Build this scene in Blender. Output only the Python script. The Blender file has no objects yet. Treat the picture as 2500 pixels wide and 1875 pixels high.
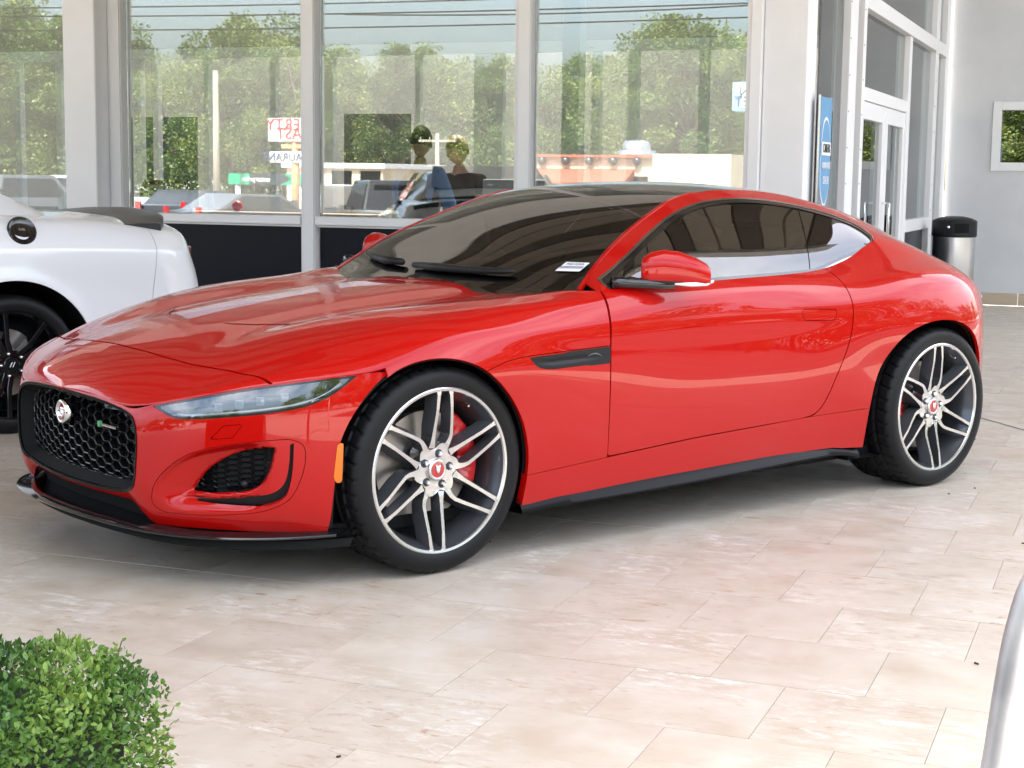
import bpy, bmesh, math, random
import numpy as np
from mathutils import Vector, Matrix, Euler

# ---------------------------------------------------------------- camera, sky, sun, exposure
scene = bpy.context.scene
CAM_H = 1.29044
cam_data = bpy.data.cameras.new('camera'); cam = bpy.data.objects.new('camera', cam_data)
scene.collection.objects.link(cam); scene.camera = cam
cam_data.sensor_fit = 'HORIZONTAL'; cam_data.sensor_width = 36.0
cam_data.lens = 3906.1 / 2500 * 36.0
cam_data.clip_start = .05; cam_data.clip_end = 2000
def cam_axes(yaw, pitch, roll):
    r = np.array([math.cos(yaw), math.sin(yaw), 0]); fw = np.array([-math.sin(yaw), math.cos(yaw), 0]); up = np.array([0, 0, 1.])
    f2 = fw * math.cos(pitch) - up * math.sin(pitch); u2 = up * math.cos(pitch) + fw * math.sin(pitch)
    return r * math.cos(roll) + u2 * math.sin(roll), u2 * math.cos(roll) - r * math.sin(roll), f2
_r, _u, _f = cam_axes(.37501, .12794, .01238)
cam.matrix_world = Matrix(((_r[0], _u[0], -_f[0], 0), (_r[1], _u[1], -_f[1], 0), (_r[2], _u[2], -_f[2], CAM_H), (0, 0, 0, 1)))

SUN_AZ = math.radians(92)      # direction the sun stands in, from +X towards +Y (behind the showroom)
SUN_EL = math.radians(56)
world = bpy.data.worlds.new('World'); scene.world = world; world.use_nodes = True
wn = world.node_tree; wn.nodes.clear()
sky = wn.nodes.new('ShaderNodeTexSky'); sky.sky_type = 'NISHITA'; sky.sun_disc = False
sky.sun_elevation = SUN_EL; sky.sun_rotation = math.pi / 2 - SUN_AZ
sky.air_density = 1.0; sky.dust_density = 5.0; sky.ozone_density = 1.0
bg = wn.nodes.new('ShaderNodeBackground'); bg.inputs['Strength'].default_value = .14
wo = wn.nodes.new('ShaderNodeOutputWorld')
# thin fair-weather cloud sheet over the whole sky, fading into the haze at the horizon
tcw = wn.nodes.new('ShaderNodeTexCoord'); sp3 = wn.nodes.new('ShaderNodeSeparateXYZ'); wn.links.new(tcw.outputs['Generated'], sp3.inputs[0])
def wmath(op, a, b=None):
    n = wn.nodes.new('ShaderNodeMath'); n.operation = op
    for i, v in enumerate((a, b)):
        if v is None: continue
        if isinstance(v, (int, float)): n.inputs[i].default_value = v
        else: wn.links.new(v, n.inputs[i])
    return n.outputs[0]
zz_ = wmath('ADD', wmath('MAXIMUM', sp3.outputs[2], 0), .18)
cxy = wn.nodes.new('ShaderNodeCombineXYZ'); wn.links.new(wmath('DIVIDE', sp3.outputs[0], zz_), cxy.inputs[0]); wn.links.new(wmath('DIVIDE', sp3.outputs[1], zz_), cxy.inputs[1])
cn = wn.nodes.new('ShaderNodeTexNoise'); cn.inputs['Scale'].default_value = 1.1; cn.inputs['Detail'].default_value = 7; cn.inputs['Roughness'].default_value = .58; cn.inputs['Distortion'].default_value = .5
wn.links.new(cxy.outputs[0], cn.inputs['Vector'])
cr_ = wn.nodes.new('ShaderNodeMapRange'); cr_.inputs['From Min'].default_value = .38; cr_.inputs['From Max'].default_value = .68; cr_.inputs['To Max'].default_value = .85; wn.links.new(cn.outputs['Fac'], cr_.inputs['Value'])
hz_ = wn.nodes.new('ShaderNodeMapRange'); hz_.interpolation_type = 'SMOOTHSTEP'; hz_.inputs['From Min'].default_value = .10; hz_.inputs['From Max'].default_value = .34; wn.links.new(sp3.outputs[2], hz_.inputs['Value'])
cmx = wn.nodes.new('ShaderNodeMixRGB'); cmx.inputs[2].default_value = (9.0, 9.0, 9.2, 1)
wn.links.new(wmath('MULTIPLY', cr_.outputs[0], hz_.outputs[0]), cmx.inputs[0]); wn.links.new(sky.outputs[0], cmx.inputs[1])
wn.links.new(cmx.outputs[0], bg.inputs[0]); wn.links.new(bg.outputs[0], wo.inputs[0])
sun_data = bpy.data.lights.new('sun', 'SUN'); sun_data.energy = 4.6; sun_data.angle = math.radians(.53); sun_data.color = (1, .95, .88)
sun = bpy.data.objects.new('sun', sun_data); scene.collection.objects.link(sun)
sd = Vector((math.cos(SUN_EL) * math.cos(SUN_AZ), math.cos(SUN_EL) * math.sin(SUN_AZ), math.sin(SUN_EL)))
sun.rotation_euler = sd.to_track_quat('Z', 'Y').to_euler(); sun.location = (0, 30, 40)
scene.view_settings.view_transform = 'Standard'; scene.view_settings.look = 'None'
scene.view_settings.exposure = 2.47; scene.view_settings.gamma = 1
scene.view_settings.use_curve_mapping = False
scene.render.engine = 'CYCLES'
scene.cycles.max_bounces = 10; scene.cycles.diffuse_bounces = 4; scene.cycles.glossy_bounces = 5; scene.cycles.transparent_max_bounces = 16; scene.cycles.transmission_bounces = 6
scene.cycles.caustics_reflective = False; scene.cycles.caustics_refractive = False
scene.cycles.sample_clamp_indirect = 8
scene.cycles.use_denoising = True
random.seed(7)
# ---------------------------------------------------------------- numeric helpers
def nspline(t, P, tq):
    t = np.asarray(t, float); P = np.asarray(P, float); tq = np.asarray(tq, float)
    n = len(t); h = np.diff(t)
    A = np.zeros((n, n)); B = np.zeros((n,) + P.shape[1:])
    A[0, 0] = A[-1, -1] = 1
    for i in range(1, n - 1):
        A[i, i - 1] = h[i - 1]; A[i, i] = 2 * (h[i - 1] + h[i]); A[i, i + 1] = h[i]
        B[i] = 6 * ((P[i + 1] - P[i]) / h[i] - (P[i] - P[i - 1]) / h[i - 1])
    M = np.linalg.solve(A, B.reshape(n, -1)).reshape(B.shape)
    k = np.clip(np.searchsorted(t, tq) - 1, 0, n - 2)
    sh = (-1,) + (1,) * (P.ndim - 1)
    a = (t[k + 1] - tq).reshape(sh); b = (tq - t[k]).reshape(sh); hh = h[k].reshape(sh)
    return (M[k] * a**3 + M[k + 1] * b**3) / (6 * hh) + (P[k] / hh - M[k] * hh / 6) * a + (P[k + 1] / hh - M[k + 1] * hh / 6) * b

def sstep(a, b, x):
    t = np.clip((np.asarray(x, float) - a) / (b - a), 0, 1); return t * t * (3 - 2 * t)

def smooth_poly(pts, n=160, closed=True):
    """rounded dense outline through the points (Catmull-Rom, centripetal)"""
    P = np.asarray(pts, float)
    if closed: Q = np.vstack([P[-1], P, P[0], P[1]])
    else: Q = np.vstack([2 * P[0] - P[1], P, 2 * P[-1] - P[-2]])
    out = []
    m = len(Q) - 3; per = max(2, n // m)
    for i in range(m):
        p0, p1, p2, p3 = Q[i:i + 4]
        t0 = 0; t1 = t0 + max(np.linalg.norm(p1 - p0), 1e-6)**.5; t2 = t1 + max(np.linalg.norm(p2 - p1), 1e-6)**.5; t3 = t2 + max(np.linalg.norm(p3 - p2), 1e-6)**.5
        t = np.linspace(t1, t2, per, endpoint=False)[:, None]
        a1 = (t1 - t) / (t1 - t0) * p0 + (t - t0) / (t1 - t0) * p1
        a2 = (t2 - t) / (t2 - t1) * p1 + (t - t1) / (t2 - t1) * p2
        a3 = (t3 - t) / (t3 - t2) * p2 + (t - t2) / (t3 - t2) * p3
        b1 = (t2 - t) / (t2 - t0) * a1 + (t - t0) / (t2 - t0) * a2
        b2 = (t3 - t) / (t3 - t1) * a2 + (t - t1) / (t3 - t1) * a3
        out.append((t2 - t) / (t2 - t1) * b1 + (t - t1) / (t2 - t1) * b2)
    out = np.vstack(out)
    if not closed: out = np.vstack([out, P[-1]])
    return out

def round_poly(pts, r, seg=5):
    """straight-sided polygon with corners rounded; r scalar or per corner"""
    P = [np.asarray(p, float) for p in pts]; n = len(P); out = []
    rr = r if hasattr(r, '__len__') else [r] * n
    for i in range(n):
        a, b, c = P[i - 1], P[i], P[(i + 1) % n]
        u = (a - b); v = (c - b); lu = np.linalg.norm(u); lv = np.linalg.norm(v); u /= lu; v /= lv
        d = min(rr[i], lu * .48, lv * .48)
        for k in range(seg + 1):
            s = k / seg
            out.append((1 - s)**2 * (b + u * d) + 2 * s * (1 - s) * b + s * s * (b + v * d))
    return np.array(out)

def sdf(P, poly):
    """signed distance (negative inside) of 2D points to closed polygon"""
    P = np.asarray(P, float); A = np.asarray(poly, float); B = np.roll(A, -1, 0)
    res = np.full(len(P), 1e9); ins = np.zeros(len(P), bool)
    for a, b in zip(A, B):
        e = b - a; l2 = e @ e
        if l2 < 1e-14: continue
        w = P - a; t = np.clip(w @ e / l2, 0, 1)
        d = w - t[:, None] * e
        res = np.minimum(res, (d * d).sum(1))
        c = (a[1] > P[:, 1]) != (b[1] > P[:, 1])
        if c.any():
            xi = (b[0] - a[0]) * (P[:, 1] - a[1]) / (b[1] - a[1] if b[1] != a[1] else 1e-12) + a[0]
            ins ^= c & (P[:, 0] < xi)
    return np.where(ins, -1, 1) * np.sqrt(res)

class Surf:
    """vertices, normals, polygons (list of index arrays grouped by size)"""
    def __init__(s, V, N, F): s.V = V; s.N = N; s.F = F      # F: list of tuples / array
    def copy(s): return Surf(s.V.copy(), s.N.copy(), [f for f in s.F])

def grid_surf(G, flip=False):
    """G (a,b,3) -> Surf with numeric normals"""
    a, b = G.shape[:2]
    du = np.gradient(G, axis=0); dv = np.gradient(G, axis=1)
    N = np.cross(du, dv); l = np.linalg.norm(N, axis=2, keepdims=True)
    N = N / np.maximum(l, 1e-12)
    bad = (l[..., 0] < 1e-10)
    if bad.any():
        N[bad] = 0
        for i, j in zip(*np.where(bad)):
            i2 = min(max(i, 1), a - 2); j2 = min(max(j, 1), b - 2)
            N[i, j] = N[i2, j2]
    if flip: N = -N
    idx = np.arange(a * b).reshape(a, b)
    F = np.stack([idx[:-1, :-1], idx[1:, :-1], idx[1:, 1:], idx[:-1, 1:]], -1).reshape(-1, 4)
    if flip: F = F[:, ::-1]
    return Surf(G.reshape(-1, 3).copy(), N.reshape(-1, 3).copy(), [tuple(f) for f in F.tolist()])

def clip(S, g):
    """keep the part where g<=0 (g per vertex, or function of V)"""
    if callable(g): g = g(S.V)
    g = np.asarray(g, float)
    if (g <= 0).all(): return S
    neg = g <= 0
    V = [S.V]; N = [S.N]; nv = len(S.V); newV = []; newN = []; cache = {}; F = []
    gl = g.tolist(); ng = neg.tolist()
    for f in S.F:
        c = 0
        for i in f:
            if ng[i]: c += 1
        if c == len(f): F.append(f); continue
        if c == 0: continue
        o = []
        m = len(f)
        for q in range(m):
            i = f[q]; j = f[(q + 1) % m]
            if ng[i]: o.append(i)
            if ng[i] != ng[j]:
                k = (i, j) if i < j else (j, i)
                if k not in cache:
                    t = gl[k[0]] / (gl[k[0]] - gl[k[1]])
                    cache[k] = nv + len(newV)
                    newV.append(S.V[k[0]] * (1 - t) + S.V[k[1]] * t)
                    newN.append(S.N[k[0]] * (1 - t) + S.N[k[1]] * t)
                o.append(cache[k])
        if len(o) >= 3: F.append(tuple(o))
    if newV:
        nn = np.array(newN); nn /= np.maximum(np.linalg.norm(nn, axis=1, keepdims=True), 1e-9)
        V.append(np.array(newV)); N.append(nn)
    V = np.vstack(V); N = np.vstack(N)
    used = np.zeros(len(V), bool)
    for f in F: used[list(f)] = True
    mp = np.cumsum(used) - 1; mpl = mp.tolist()
    return Surf(V[used], N[used], [tuple(mpl[i] for i in f) for f in F])

def join(*Ss):
    V = []; N = []; F = []; o = 0
    for S in Ss:
        V.append(S.V); N.append(S.N); F += [tuple(i + o for i in f) for f in S.F]; o += len(S.V)
    return Surf(np.vstack(V), np.vstack(N), F)

def mirror(S):
    m = np.array([1, -1, 1.])
    return Surf(S.V * m, S.N * m, [f[::-1] for f in S.F])

def both(S): return join(S, mirror(S))

def flange(S, d, keep=None):
    """turn the free edges of the sheet inwards by d (own vertices: a crisp edge)"""
    cnt = {}
    for f in S.F:
        m = len(f)
        for q in range(m):
            i = f[q]; j = f[(q + 1) % m]; k = (i, j) if i < j else (j, i)
            if k in cnt: cnt[k] = None
            else: cnt[k] = (i, j)
    E = [e for e in cnt.values() if e]
    if keep is not None: E = [e for e in E if keep(S.V[e[0]]) and keep(S.V[e[1]])]
    if not E: return S
    nv = len(S.V); V2 = []; N2 = []; F2 = []; k = nv
    for i, j in E:
        a, b = S.V[i], S.V[j]; na, nb = S.N[i], S.N[j]
        t = b - a; l = np.linalg.norm(t)
        if l < 1e-7: continue
        o = np.cross(t / l, (na + nb) / 2); o /= max(np.linalg.norm(o), 1e-9)
        V2 += [b, a, a - na * d, b - nb * d]; N2 += [o] * 4
        F2.append((k, k + 1, k + 2, k + 3)); k += 4
    return Surf(np.vstack([S.V, np.array(V2)]), np.vstack([S.N, np.array(N2)]), S.F + F2)
# ---------------------------------------------------------------- red coupe: body surface (x rearwards from the front axle, w to the near side, z up)
# rows: h0 h1 h2 h3 (hood) r4 crest/belt r5 r6 r7 r8 r9 r10 (sill)
ST = [
 (-.899, [(0,.588),(.004,.588),(.008,.588),(.012,.588),(.016,.588),(.019,.588),(.022,.588),(.022,.58),(.022,.56),(.022,.54),(.022,.5)]),
 (-.886, [(0,.606),(.07,.605),(.13,.601),(.165,.596),(.185,.592),(.20,.589),(.213,.585),(.21,.57),(.2,.5),(.2,.4),(.2,.3)]),
 (-.862, [(0,.632),(.14,.629),(.25,.618),(.315,.603),(.345,.593),(.372,.582),(.395,.568),(.39,.55),(.38,.5),(.37,.4),(.36,.3)]),
 (-.82, [(0,.664),(.17,.659),(.31,.642),(.40,.622),(.445,.609),(.48,.597),(.512,.583),(.51,.565),(.5,.5),(.49,.4),(.48,.3)]),
 (-.72, [(0,.713),(.19,.706),(.36,.688),(.475,.668),(.54,.655),(.605,.641),(.668,.622),(.67,.60),(.66,.5),(.65,.4),(.64,.3)]),
 (-.58, [(0,.757),(.20,.749),(.38,.731),(.50,.721),(.585,.711),(.685,.691),(.778,.654),(.79,.62),(.78,.5),(.77,.35),(.76,.22)]),
 (-.40, [(0,.796),(.21,.787),(.385,.774),(.52,.778),(.625,.768),(.75,.738),(.862,.675),(.885,.63),(.885,.47),(.885,.3),(.88,.185)]),
 (-.20, [(0,.829),(.215,.820),(.39,.806),(.55,.822),(.675,.814),(.812,.777),(.908,.703),(.929,.66),(.932,.5),(.92,.3),(.90,.185)]),
 (.0, [(0,.856),(.22,.847),(.395,.828),(.57,.848),(.71,.846),(.825,.824),(.903,.775),(.937,.705),(.938,.5),(.925,.3),(.91,.185)]),
 (.22, [(0,0.878),(0.225,0.87),(0.4,0.846),(0.59,0.865),(0.74,0.866),(0.845,0.846),(0.907,0.796),(0.934,0.715),(0.93,0.5),(0.918,0.295),(0.9,0.185)]),
 (.48, [(0,0.899),(0.24,0.892),(0.42,0.868),(0.62,0.878),(0.785,0.882),(0.862,0.862),(0.908,0.8),(0.922,0.7),(0.921,0.49),(0.912,0.3),(0.897,0.19)]),
 (.735, [(0,0.912),(0.26,0.908),(0.45,0.89),(0.66,0.886),(0.843,0.902),(0.876,0.872),(0.905,0.802),(0.914,0.69),(0.916,0.49),(0.909,0.315),(0.895,0.2)]),
 (1.05, [(0,0.92),(0.28,0.915),(0.46,0.9),(0.68,0.895),(0.848,0.911),(0.876,0.88),(0.901,0.805),(0.908,0.685),(0.913,0.5),(0.907,0.335),(0.893,0.208)]),
 (1.40, [(0,0.92),(0.28,0.915),(0.46,0.9),(0.68,0.9),(0.842,0.921),(0.873,0.888),(0.899,0.808),(0.906,0.685),(0.912,0.51),(0.907,0.35),(0.893,0.216)]),
 (1.72, [(0,0.92),(0.28,0.915),(0.46,0.9),(0.68,0.9),(0.826,0.928),(0.865,0.892),(0.899,0.812),(0.908,0.69),(0.914,0.52),(0.909,0.363),(0.895,0.222)]),
 (2.0, [(0,0.92),(0.28,0.915),(0.46,0.9),(0.65,0.9),(0.798,0.944),(0.855,0.902),(0.907,0.832),(0.925,0.71),(0.93,0.535),(0.922,0.37),(0.905,0.222)]),
 (2.24,[(0,.92),(.28,.915),(.46,.90),(.62,.90),(.753,.992),(.832,.932),(.912,.868),(.945,.745),(.945,.55),(.943,.37),(.92,.21)]),
 (2.45,[(0,.92),(.28,.915),(.46,.90),(.60,.90),(.708,1.050),(.806,.968),(.909,.900),(.956,.77),(.960,.56),(.952,.37),(.925,.21)]),
 (2.66,[(0,.92),(.28,.915),(.46,.90),(.58,.90),(.690,1.030),(.795,.966),(.898,.905),(.954,.775),(.962,.56),(.952,.37),(.925,.21)]),
 (2.90,[(0,.92),(.28,.915),(.46,.90),(.56,.90),(.678,.966),(.772,.930),(.862,.870),(.916,.755),(.926,.56),(.915,.37),(.89,.23)]),
 (3.12,[(0,.9),(.28,.895),(.46,.89),(.54,.88),(.645,.893),(.715,.868),(.768,.815),(.792,.715),(.800,.54),(.793,.37),(.775,.24)]),
 (3.30,[(0,.86),(.28,.86),(.46,.85),(.5,.84),(.575,.830),(.622,.808),(.655,.76),(.674,.675),(.682,.52),(.675,.37),(.65,.25)]),
 (3.42,[(0,.8),(.28,.8),(.4,.8),(.45,.79),(.50,.785),(.535,.765),(.558,.72),(.578,.645),(.59,.51),(.58,.38),(.56,.26)]),
]
R3 = [(.60,.90,.815),(.745,.842,.905),(.94,.782,1.005),(1.113,.725,1.085),(1.283,.672,1.151),(1.438,.638,1.19),(1.588,.622,1.207),(1.79,.618,1.208),(2.052,.632,1.18),(2.252,.652,1.14),(2.403,.672,1.092),(2.62,.638,1.060),(2.9,.605,.99),(3.12,.58,.918),(3.3,.54,.852),(3.40,.48,.805)]
R2 = [(.55,.83,.80),(.70,.78,.898),(.807,.742,.974),(1.051,.66,1.101),(1.264,.60,1.185),(1.381,.572,1.222),(1.529,.552,1.246),(1.712,.542,1.255),(1.923,.535,1.247),(2.14,.532,1.221),(2.446,.528,1.160),(2.773,.518,1.064),(3.086,.49,.955),(3.30,.45,.870),(3.40,.41,.82)]
ZC = [(.45,.85),(.55,.902),(.807,1.022),(1.05,1.137),(1.264,1.220),(1.45,1.262),(1.6,1.279),(1.75,1.284),(1.95,1.276),(2.2,1.245),(2.45,1.190),(2.77,1.088),(3.09,.968),(3.30,.882),(3.40,.83)]

def _rows(xq_t):
    P = np.array([[(x, w, z) for w, z in r] for x, r in ST])           # (K,11,3)
    ch = np.linalg.norm(np.diff(P[:, :7], axis=0), axis=2).mean(1)
    t = np.r_[0, np.cumsum(ch)]
    return t, nspline(t, P, xq_t)

def row_x_param(n):
    P = np.array([[(x, w, z) for w, z in r] for x, r in ST])
    ch = np.linalg.norm(np.diff(P[:, :7], axis=0), axis=2).mean(1)
    t = np.r_[0, np.cumsum(ch)]
    # clustered a little at the nose
    q = np.linspace(0, 1, n); return t[-1] * (q * .9 + .1 * q**2)

def hermite_section(Q, seg, crease=None):
    """Q (n,m,3) rows -> dense (n, sum(seg)+1, 3); crease (n,m) 0..1 splits the tangent at a row"""
    n, m = Q.shape[:2]
    d = np.linalg.norm(np.diff(Q, axis=1), axis=2) + 1e-9           # (n,m-1)
    s = np.diff(Q, axis=1) / d[..., None]
    out = np.zeros((n, m, 3)); inn = np.zeros((n, m, 3))
    c = (d[:, 1:, None] * s[:, :-1] + d[:, :-1, None] * s[:, 1:]) / (d[:, 1:] + d[:, :-1])[..., None]
    inn[:, 1:-1] = c; out[:, 1:-1] = c
    # natural ends
    out[:, 0] = 1.5 * s[:, 0] - .5 * inn[:, 1]; inn[:, -1] = 1.5 * s[:, -1] - .5 * out[:, -2]
    if crease is not None:
        k = crease[..., None]
        o1 = np.zeros_like(out); o1[:, :-1] = 1.5 * s - .5 * np.concatenate([c[:, :], s[:, -1:]], 1)[:, :m - 1]
        i1 = np.zeros_like(inn); i1[:, 1:] = 1.5 * s - .5 * np.concatenate([s[:, :1], c], 1)[:, :m - 1]
        out = np.where(k > 0, out * (1 - k) + o1 * k, out); inn = np.where(k > 0, inn * (1 - k) + i1 * k, inn)
    res = []
    for j in range(m - 1):
        u = np.linspace(0, 1, seg[j], endpoint=False)[None, :, None]
        p0 = Q[:, j:j + 1]; p1 = Q[:, j + 1:j + 2]; h = d[:, j, None, None]
        m0 = out[:, j:j + 1] * h; m1 = inn[:, j + 1:j + 2] * h
        res.append((2*u**3 - 3*u**2 + 1) * p0 + (u**3 - 2*u**2 + u) * m0 + (-2*u**3 + 3*u**2) * p1 + (u**3 - u**2) * m1)
    res.append(Q[:, -1:]); return np.concatenate(res, 1)

def body_grids(n=430):
    tq = row_x_param(n)
    t, Q = _rows(tq)
    x = Q[:, 4, 0]
    r3 = np.array(R3); r2 = np.array(R2)
    q3 = nspline(r3[:, 0], r3, np.clip(x, .60, 3.4)); q2 = nspline(r2[:, 0], r2, np.clip(x, .55, 3.4))
    q3[:, 0] = Q[:, 4, 0]; q2[:, 0] = Q[:, 4, 0]
    # ---- hood block: x < .80
    hm = x < .84
    cr = np.zeros((n, 11)); cr[:, 4] = sstep(.60, .76, x)
    H = hermite_section(Q[hm], [22, 16, 16, 16, 14, 14, 14, 14, 12, 10], cr[hm])
    # ---- side block: rows r2 r3 r4 .. r10
    sm = x > .66
    QS = np.concatenate([q2[:, None], q3[:, None], Q[:, 4:]], 1)
    c2 = np.zeros((n, 9)); c2[:, 2] = np.where(x < 1.4, 1, 1 - sstep(2.36, 2.66, x)); c2[:, 1] = .6 * (1 - sstep(2.2, 2.7, x))
    SG = hermite_section(QS[sm], [10, 22, 16, 14, 16, 18, 14, 12], c2[sm])
    up = SG[:, :33]; low = SG[:, 32:]
    # ---- top block: windshield, roof, hatch
    tm = x > .50
    xt = x[tm]; zc = np.array(ZC); zz = nspline(zc[:, 0], zc[:, 1], xt); r2q = nspline(r2[:, 0], r2, np.clip(xt, .55, 3.4))
    v = np.linspace(0, 1, 46)[None, :]
    Tw = r2q[:, 1:2] * v; Tz = zz[:, None] - (zz - r2q[:, 2])[:, None] * (.75 * v**2 + .25 * v**4)
    T = np.stack([np.broadcast_to(xt[:, None], Tw.shape), Tw, Tz], -1)
    return H, up, low, T

# front bumper: plan line and rows from the crease down
BP = [(0,-.899,.588),(.12,-.895,.588),(.25,-.883,.584),(.36,-.868,.573),(.415,-.857,.562),(.455,-.845,.566),(.50,-.826,.579),(.60,-.769,.606),(.69,-.69,.630),(.765,-.597,.651),(.82,-.50,.664),(.855,-.42,.673),(.876,-.35,.679),(.893,-.27,.682),(.90,-.22,.682)]
def bumper_grid(n=230, m=110):
    P = np.array(BP); s = np.r_[0, np.cumsum(np.hypot(np.diff(P[:, 0]), np.diff(P[:, 1])))]
    q = np.linspace(0, s[-1], n); C_ = nspline(s, P, q)
    w, x, zt = C_[:, 0], C_[:, 1], C_[:, 2]
    tx = np.gradient(x, q); tw = np.gradient(w, q); nx = -tw; nw = tx      # outward (forward / outboard)
    l = np.hypot(nx, nw); nx /= l; nw = np.abs(nw / l)
    zb = .262 + (.196 - .262) * sstep(.36, .50, w) - .012 * sstep(.6, .9, w)
    prof = np.array([[0, 0], [.12, .011], [.32, .017], [.55, .016], [.78, .006], [.92, -.012], [1, -.032]])
    v = np.linspace(0, 1, m)
    off = nspline(prof[:, 0], prof[:, 1], v)
    side = sstep(.78, .9, w)[:, None]
    off = off[None] * (1 - .55 * side) + .006 * side * np.sin(v * np.pi)[None]
    z = zt[:, None] + (zb - zt)[:, None] * v[None]
    G = np.stack([x[:, None] + nx[:, None] * off, w[:, None] + nw[:, None] * off, z], -1)
    return G, q
# ---------------------------------------------------------------- materials
def mat(name, color=(.5, .5, .5), rough=.5, metal=0, spec=.5, coat=0, coat_rough=.03, trans=0, emit=None, ior=1.45, alpha=1):
    m = bpy.data.materials.new(name); m.use_nodes = True
    b = m.node_tree.nodes['Principled BSDF']
    b.inputs['Base Color'].default_value = (*color, 1); b.inputs['Roughness'].default_value = rough
    b.inputs['Metallic'].default_value = metal; b.inputs['Specular IOR Level'].default_value = spec
    b.inputs['Coat Weight'].default_value = coat; b.inputs['Coat Roughness'].default_value = coat_rough
    if coat: b.inputs['Coat IOR'].default_value = 1.48
    b.inputs['Transmission Weight'].default_value = trans; b.inputs['IOR'].default_value = ior
    if emit: b.inputs['Emission Color'].default_value = (*emit[:3], 1); b.inputs['Emission Strength'].default_value = emit[3]
    return m
def nodes(m): return m.node_tree.nodes, m.node_tree.links, m.node_tree.nodes['Principled BSDF']
def noise_col(m, c1, c2, scale, detail=4, lo=.35, hi=.65, space='Object', rough=None, bump=0, stretch=None):
    """mottle the base colour between c1 and c2; optional bump"""
    N, L, b = nodes(m)
    tc = N.new('ShaderNodeTexCoord'); src = tc.outputs[space]
    if stretch:
        mp = N.new('ShaderNodeMapping'); mp.inputs['Scale'].default_value = stretch; L.new(src, mp.inputs[0]); src = mp.outputs[0]
    n = N.new('ShaderNodeTexNoise'); n.inputs['Scale'].default_value = scale; n.inputs['Detail'].default_value = detail
    L.new(src, n.inputs['Vector'])
    r = N.new('ShaderNodeValToRGB'); r.color_ramp.elements[0].position = lo; r.color_ramp.elements[1].position = hi
    r.color_ramp.elements[0].color = (*c1, 1); r.color_ramp.elements[1].color = (*c2, 1)
    L.new(n.outputs['Fac'], r.inputs[0]); L.new(r.outputs[0], b.inputs['Base Color'])
    if bump:
        bp_ = N.new('ShaderNodeBump'); bp_.inputs['Strength'].default_value = bump; bp_.inputs['Distance'].default_value = .01
        L.new(n.outputs['Fac'], bp_.inputs['Height']); L.new(bp_.outputs[0], b.inputs['Normal'])
    return m
M = {}
M['red_paint'] = mat('red_paint', (.38, .0022, .0010), .45, 0, .04, .85, .012)
M['black_gloss'] = mat('black_gloss', (.006, .006, .007), .12, 0, .5, .6, .03)
M['trim_black'] = mat('trim_black', (.004, .004, .0045), .3, spec=.15)
M['mesh_black'] = mat('mesh_black', (.006, .006, .0065), .22, spec=.35)
M['black_plastic'] = mat('black_plastic', (.010, .010, .011), .45, spec=.3)
M['black_matte'] = mat('black_matte', (.008, .008, .008), .8, spec=.2)
M['tyre'] = mat('tyre', (.007, .007, .0075), .5, spec=.25)
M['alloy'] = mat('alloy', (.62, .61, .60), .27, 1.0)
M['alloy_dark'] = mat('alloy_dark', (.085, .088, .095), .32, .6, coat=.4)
M['chrome'] = mat('chrome', (.85, .85, .86), .06, 1.0)
M['steel_disc'] = mat('steel_disc', (.35, .33, .31), .35, .9)
M['caliper_red'] = mat('caliper_red', (.45, .01, .012), .3, coat=.5)
M['amber'] = mat('amber', (.62, .14, .003), .2, coat=.4)
M['glass_dark'] = mat('glass_dark', (.004, .004, .0045), .01, 0, .5, 0, ior=1.9)
def tinted(name, tint, refl, col=(1, 1, 1)):
    """coated window glass: a share refl mirrored straight on, more at grazing, the rest seen through"""
    m = bpy.data.materials.new(name); m.use_nodes = True; N = m.node_tree.nodes; L = m.node_tree.links; N.clear()
    o = N.new('ShaderNodeOutputMaterial'); mx = N.new('ShaderNodeMixShader'); t = N.new('ShaderNodeBsdfTransparent'); g = N.new('ShaderNodeBsdfGlossy')
    t.inputs[0].default_value = (*tint, 1); g.inputs['Color'].default_value = (*col, 1); g.inputs['Roughness'].default_value = 0
    fr = N.new('ShaderNodeLayerWeight'); fr.inputs['Blend'].default_value = .25
    mr = N.new('ShaderNodeMapRange'); mr.inputs['To Min'].default_value = refl; mr.inputs['To Max'].default_value = 1
    L.new(fr.outputs['Fresnel'], mr.inputs['Value']); L.new(mr.outputs[0], mx.inputs[0]); L.new(t.outputs[0], mx.inputs[1]); L.new(g.outputs[0], mx.inputs[2]); L.new(mx.outputs[0], o.inputs[0])
    return m
M['car_glass'] = tinted('car_glass', (.17, .17, .16), .10)
M['lamp_glass'] = tinted('lamp_glass', (.75, .78, .80), .12)
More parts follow.
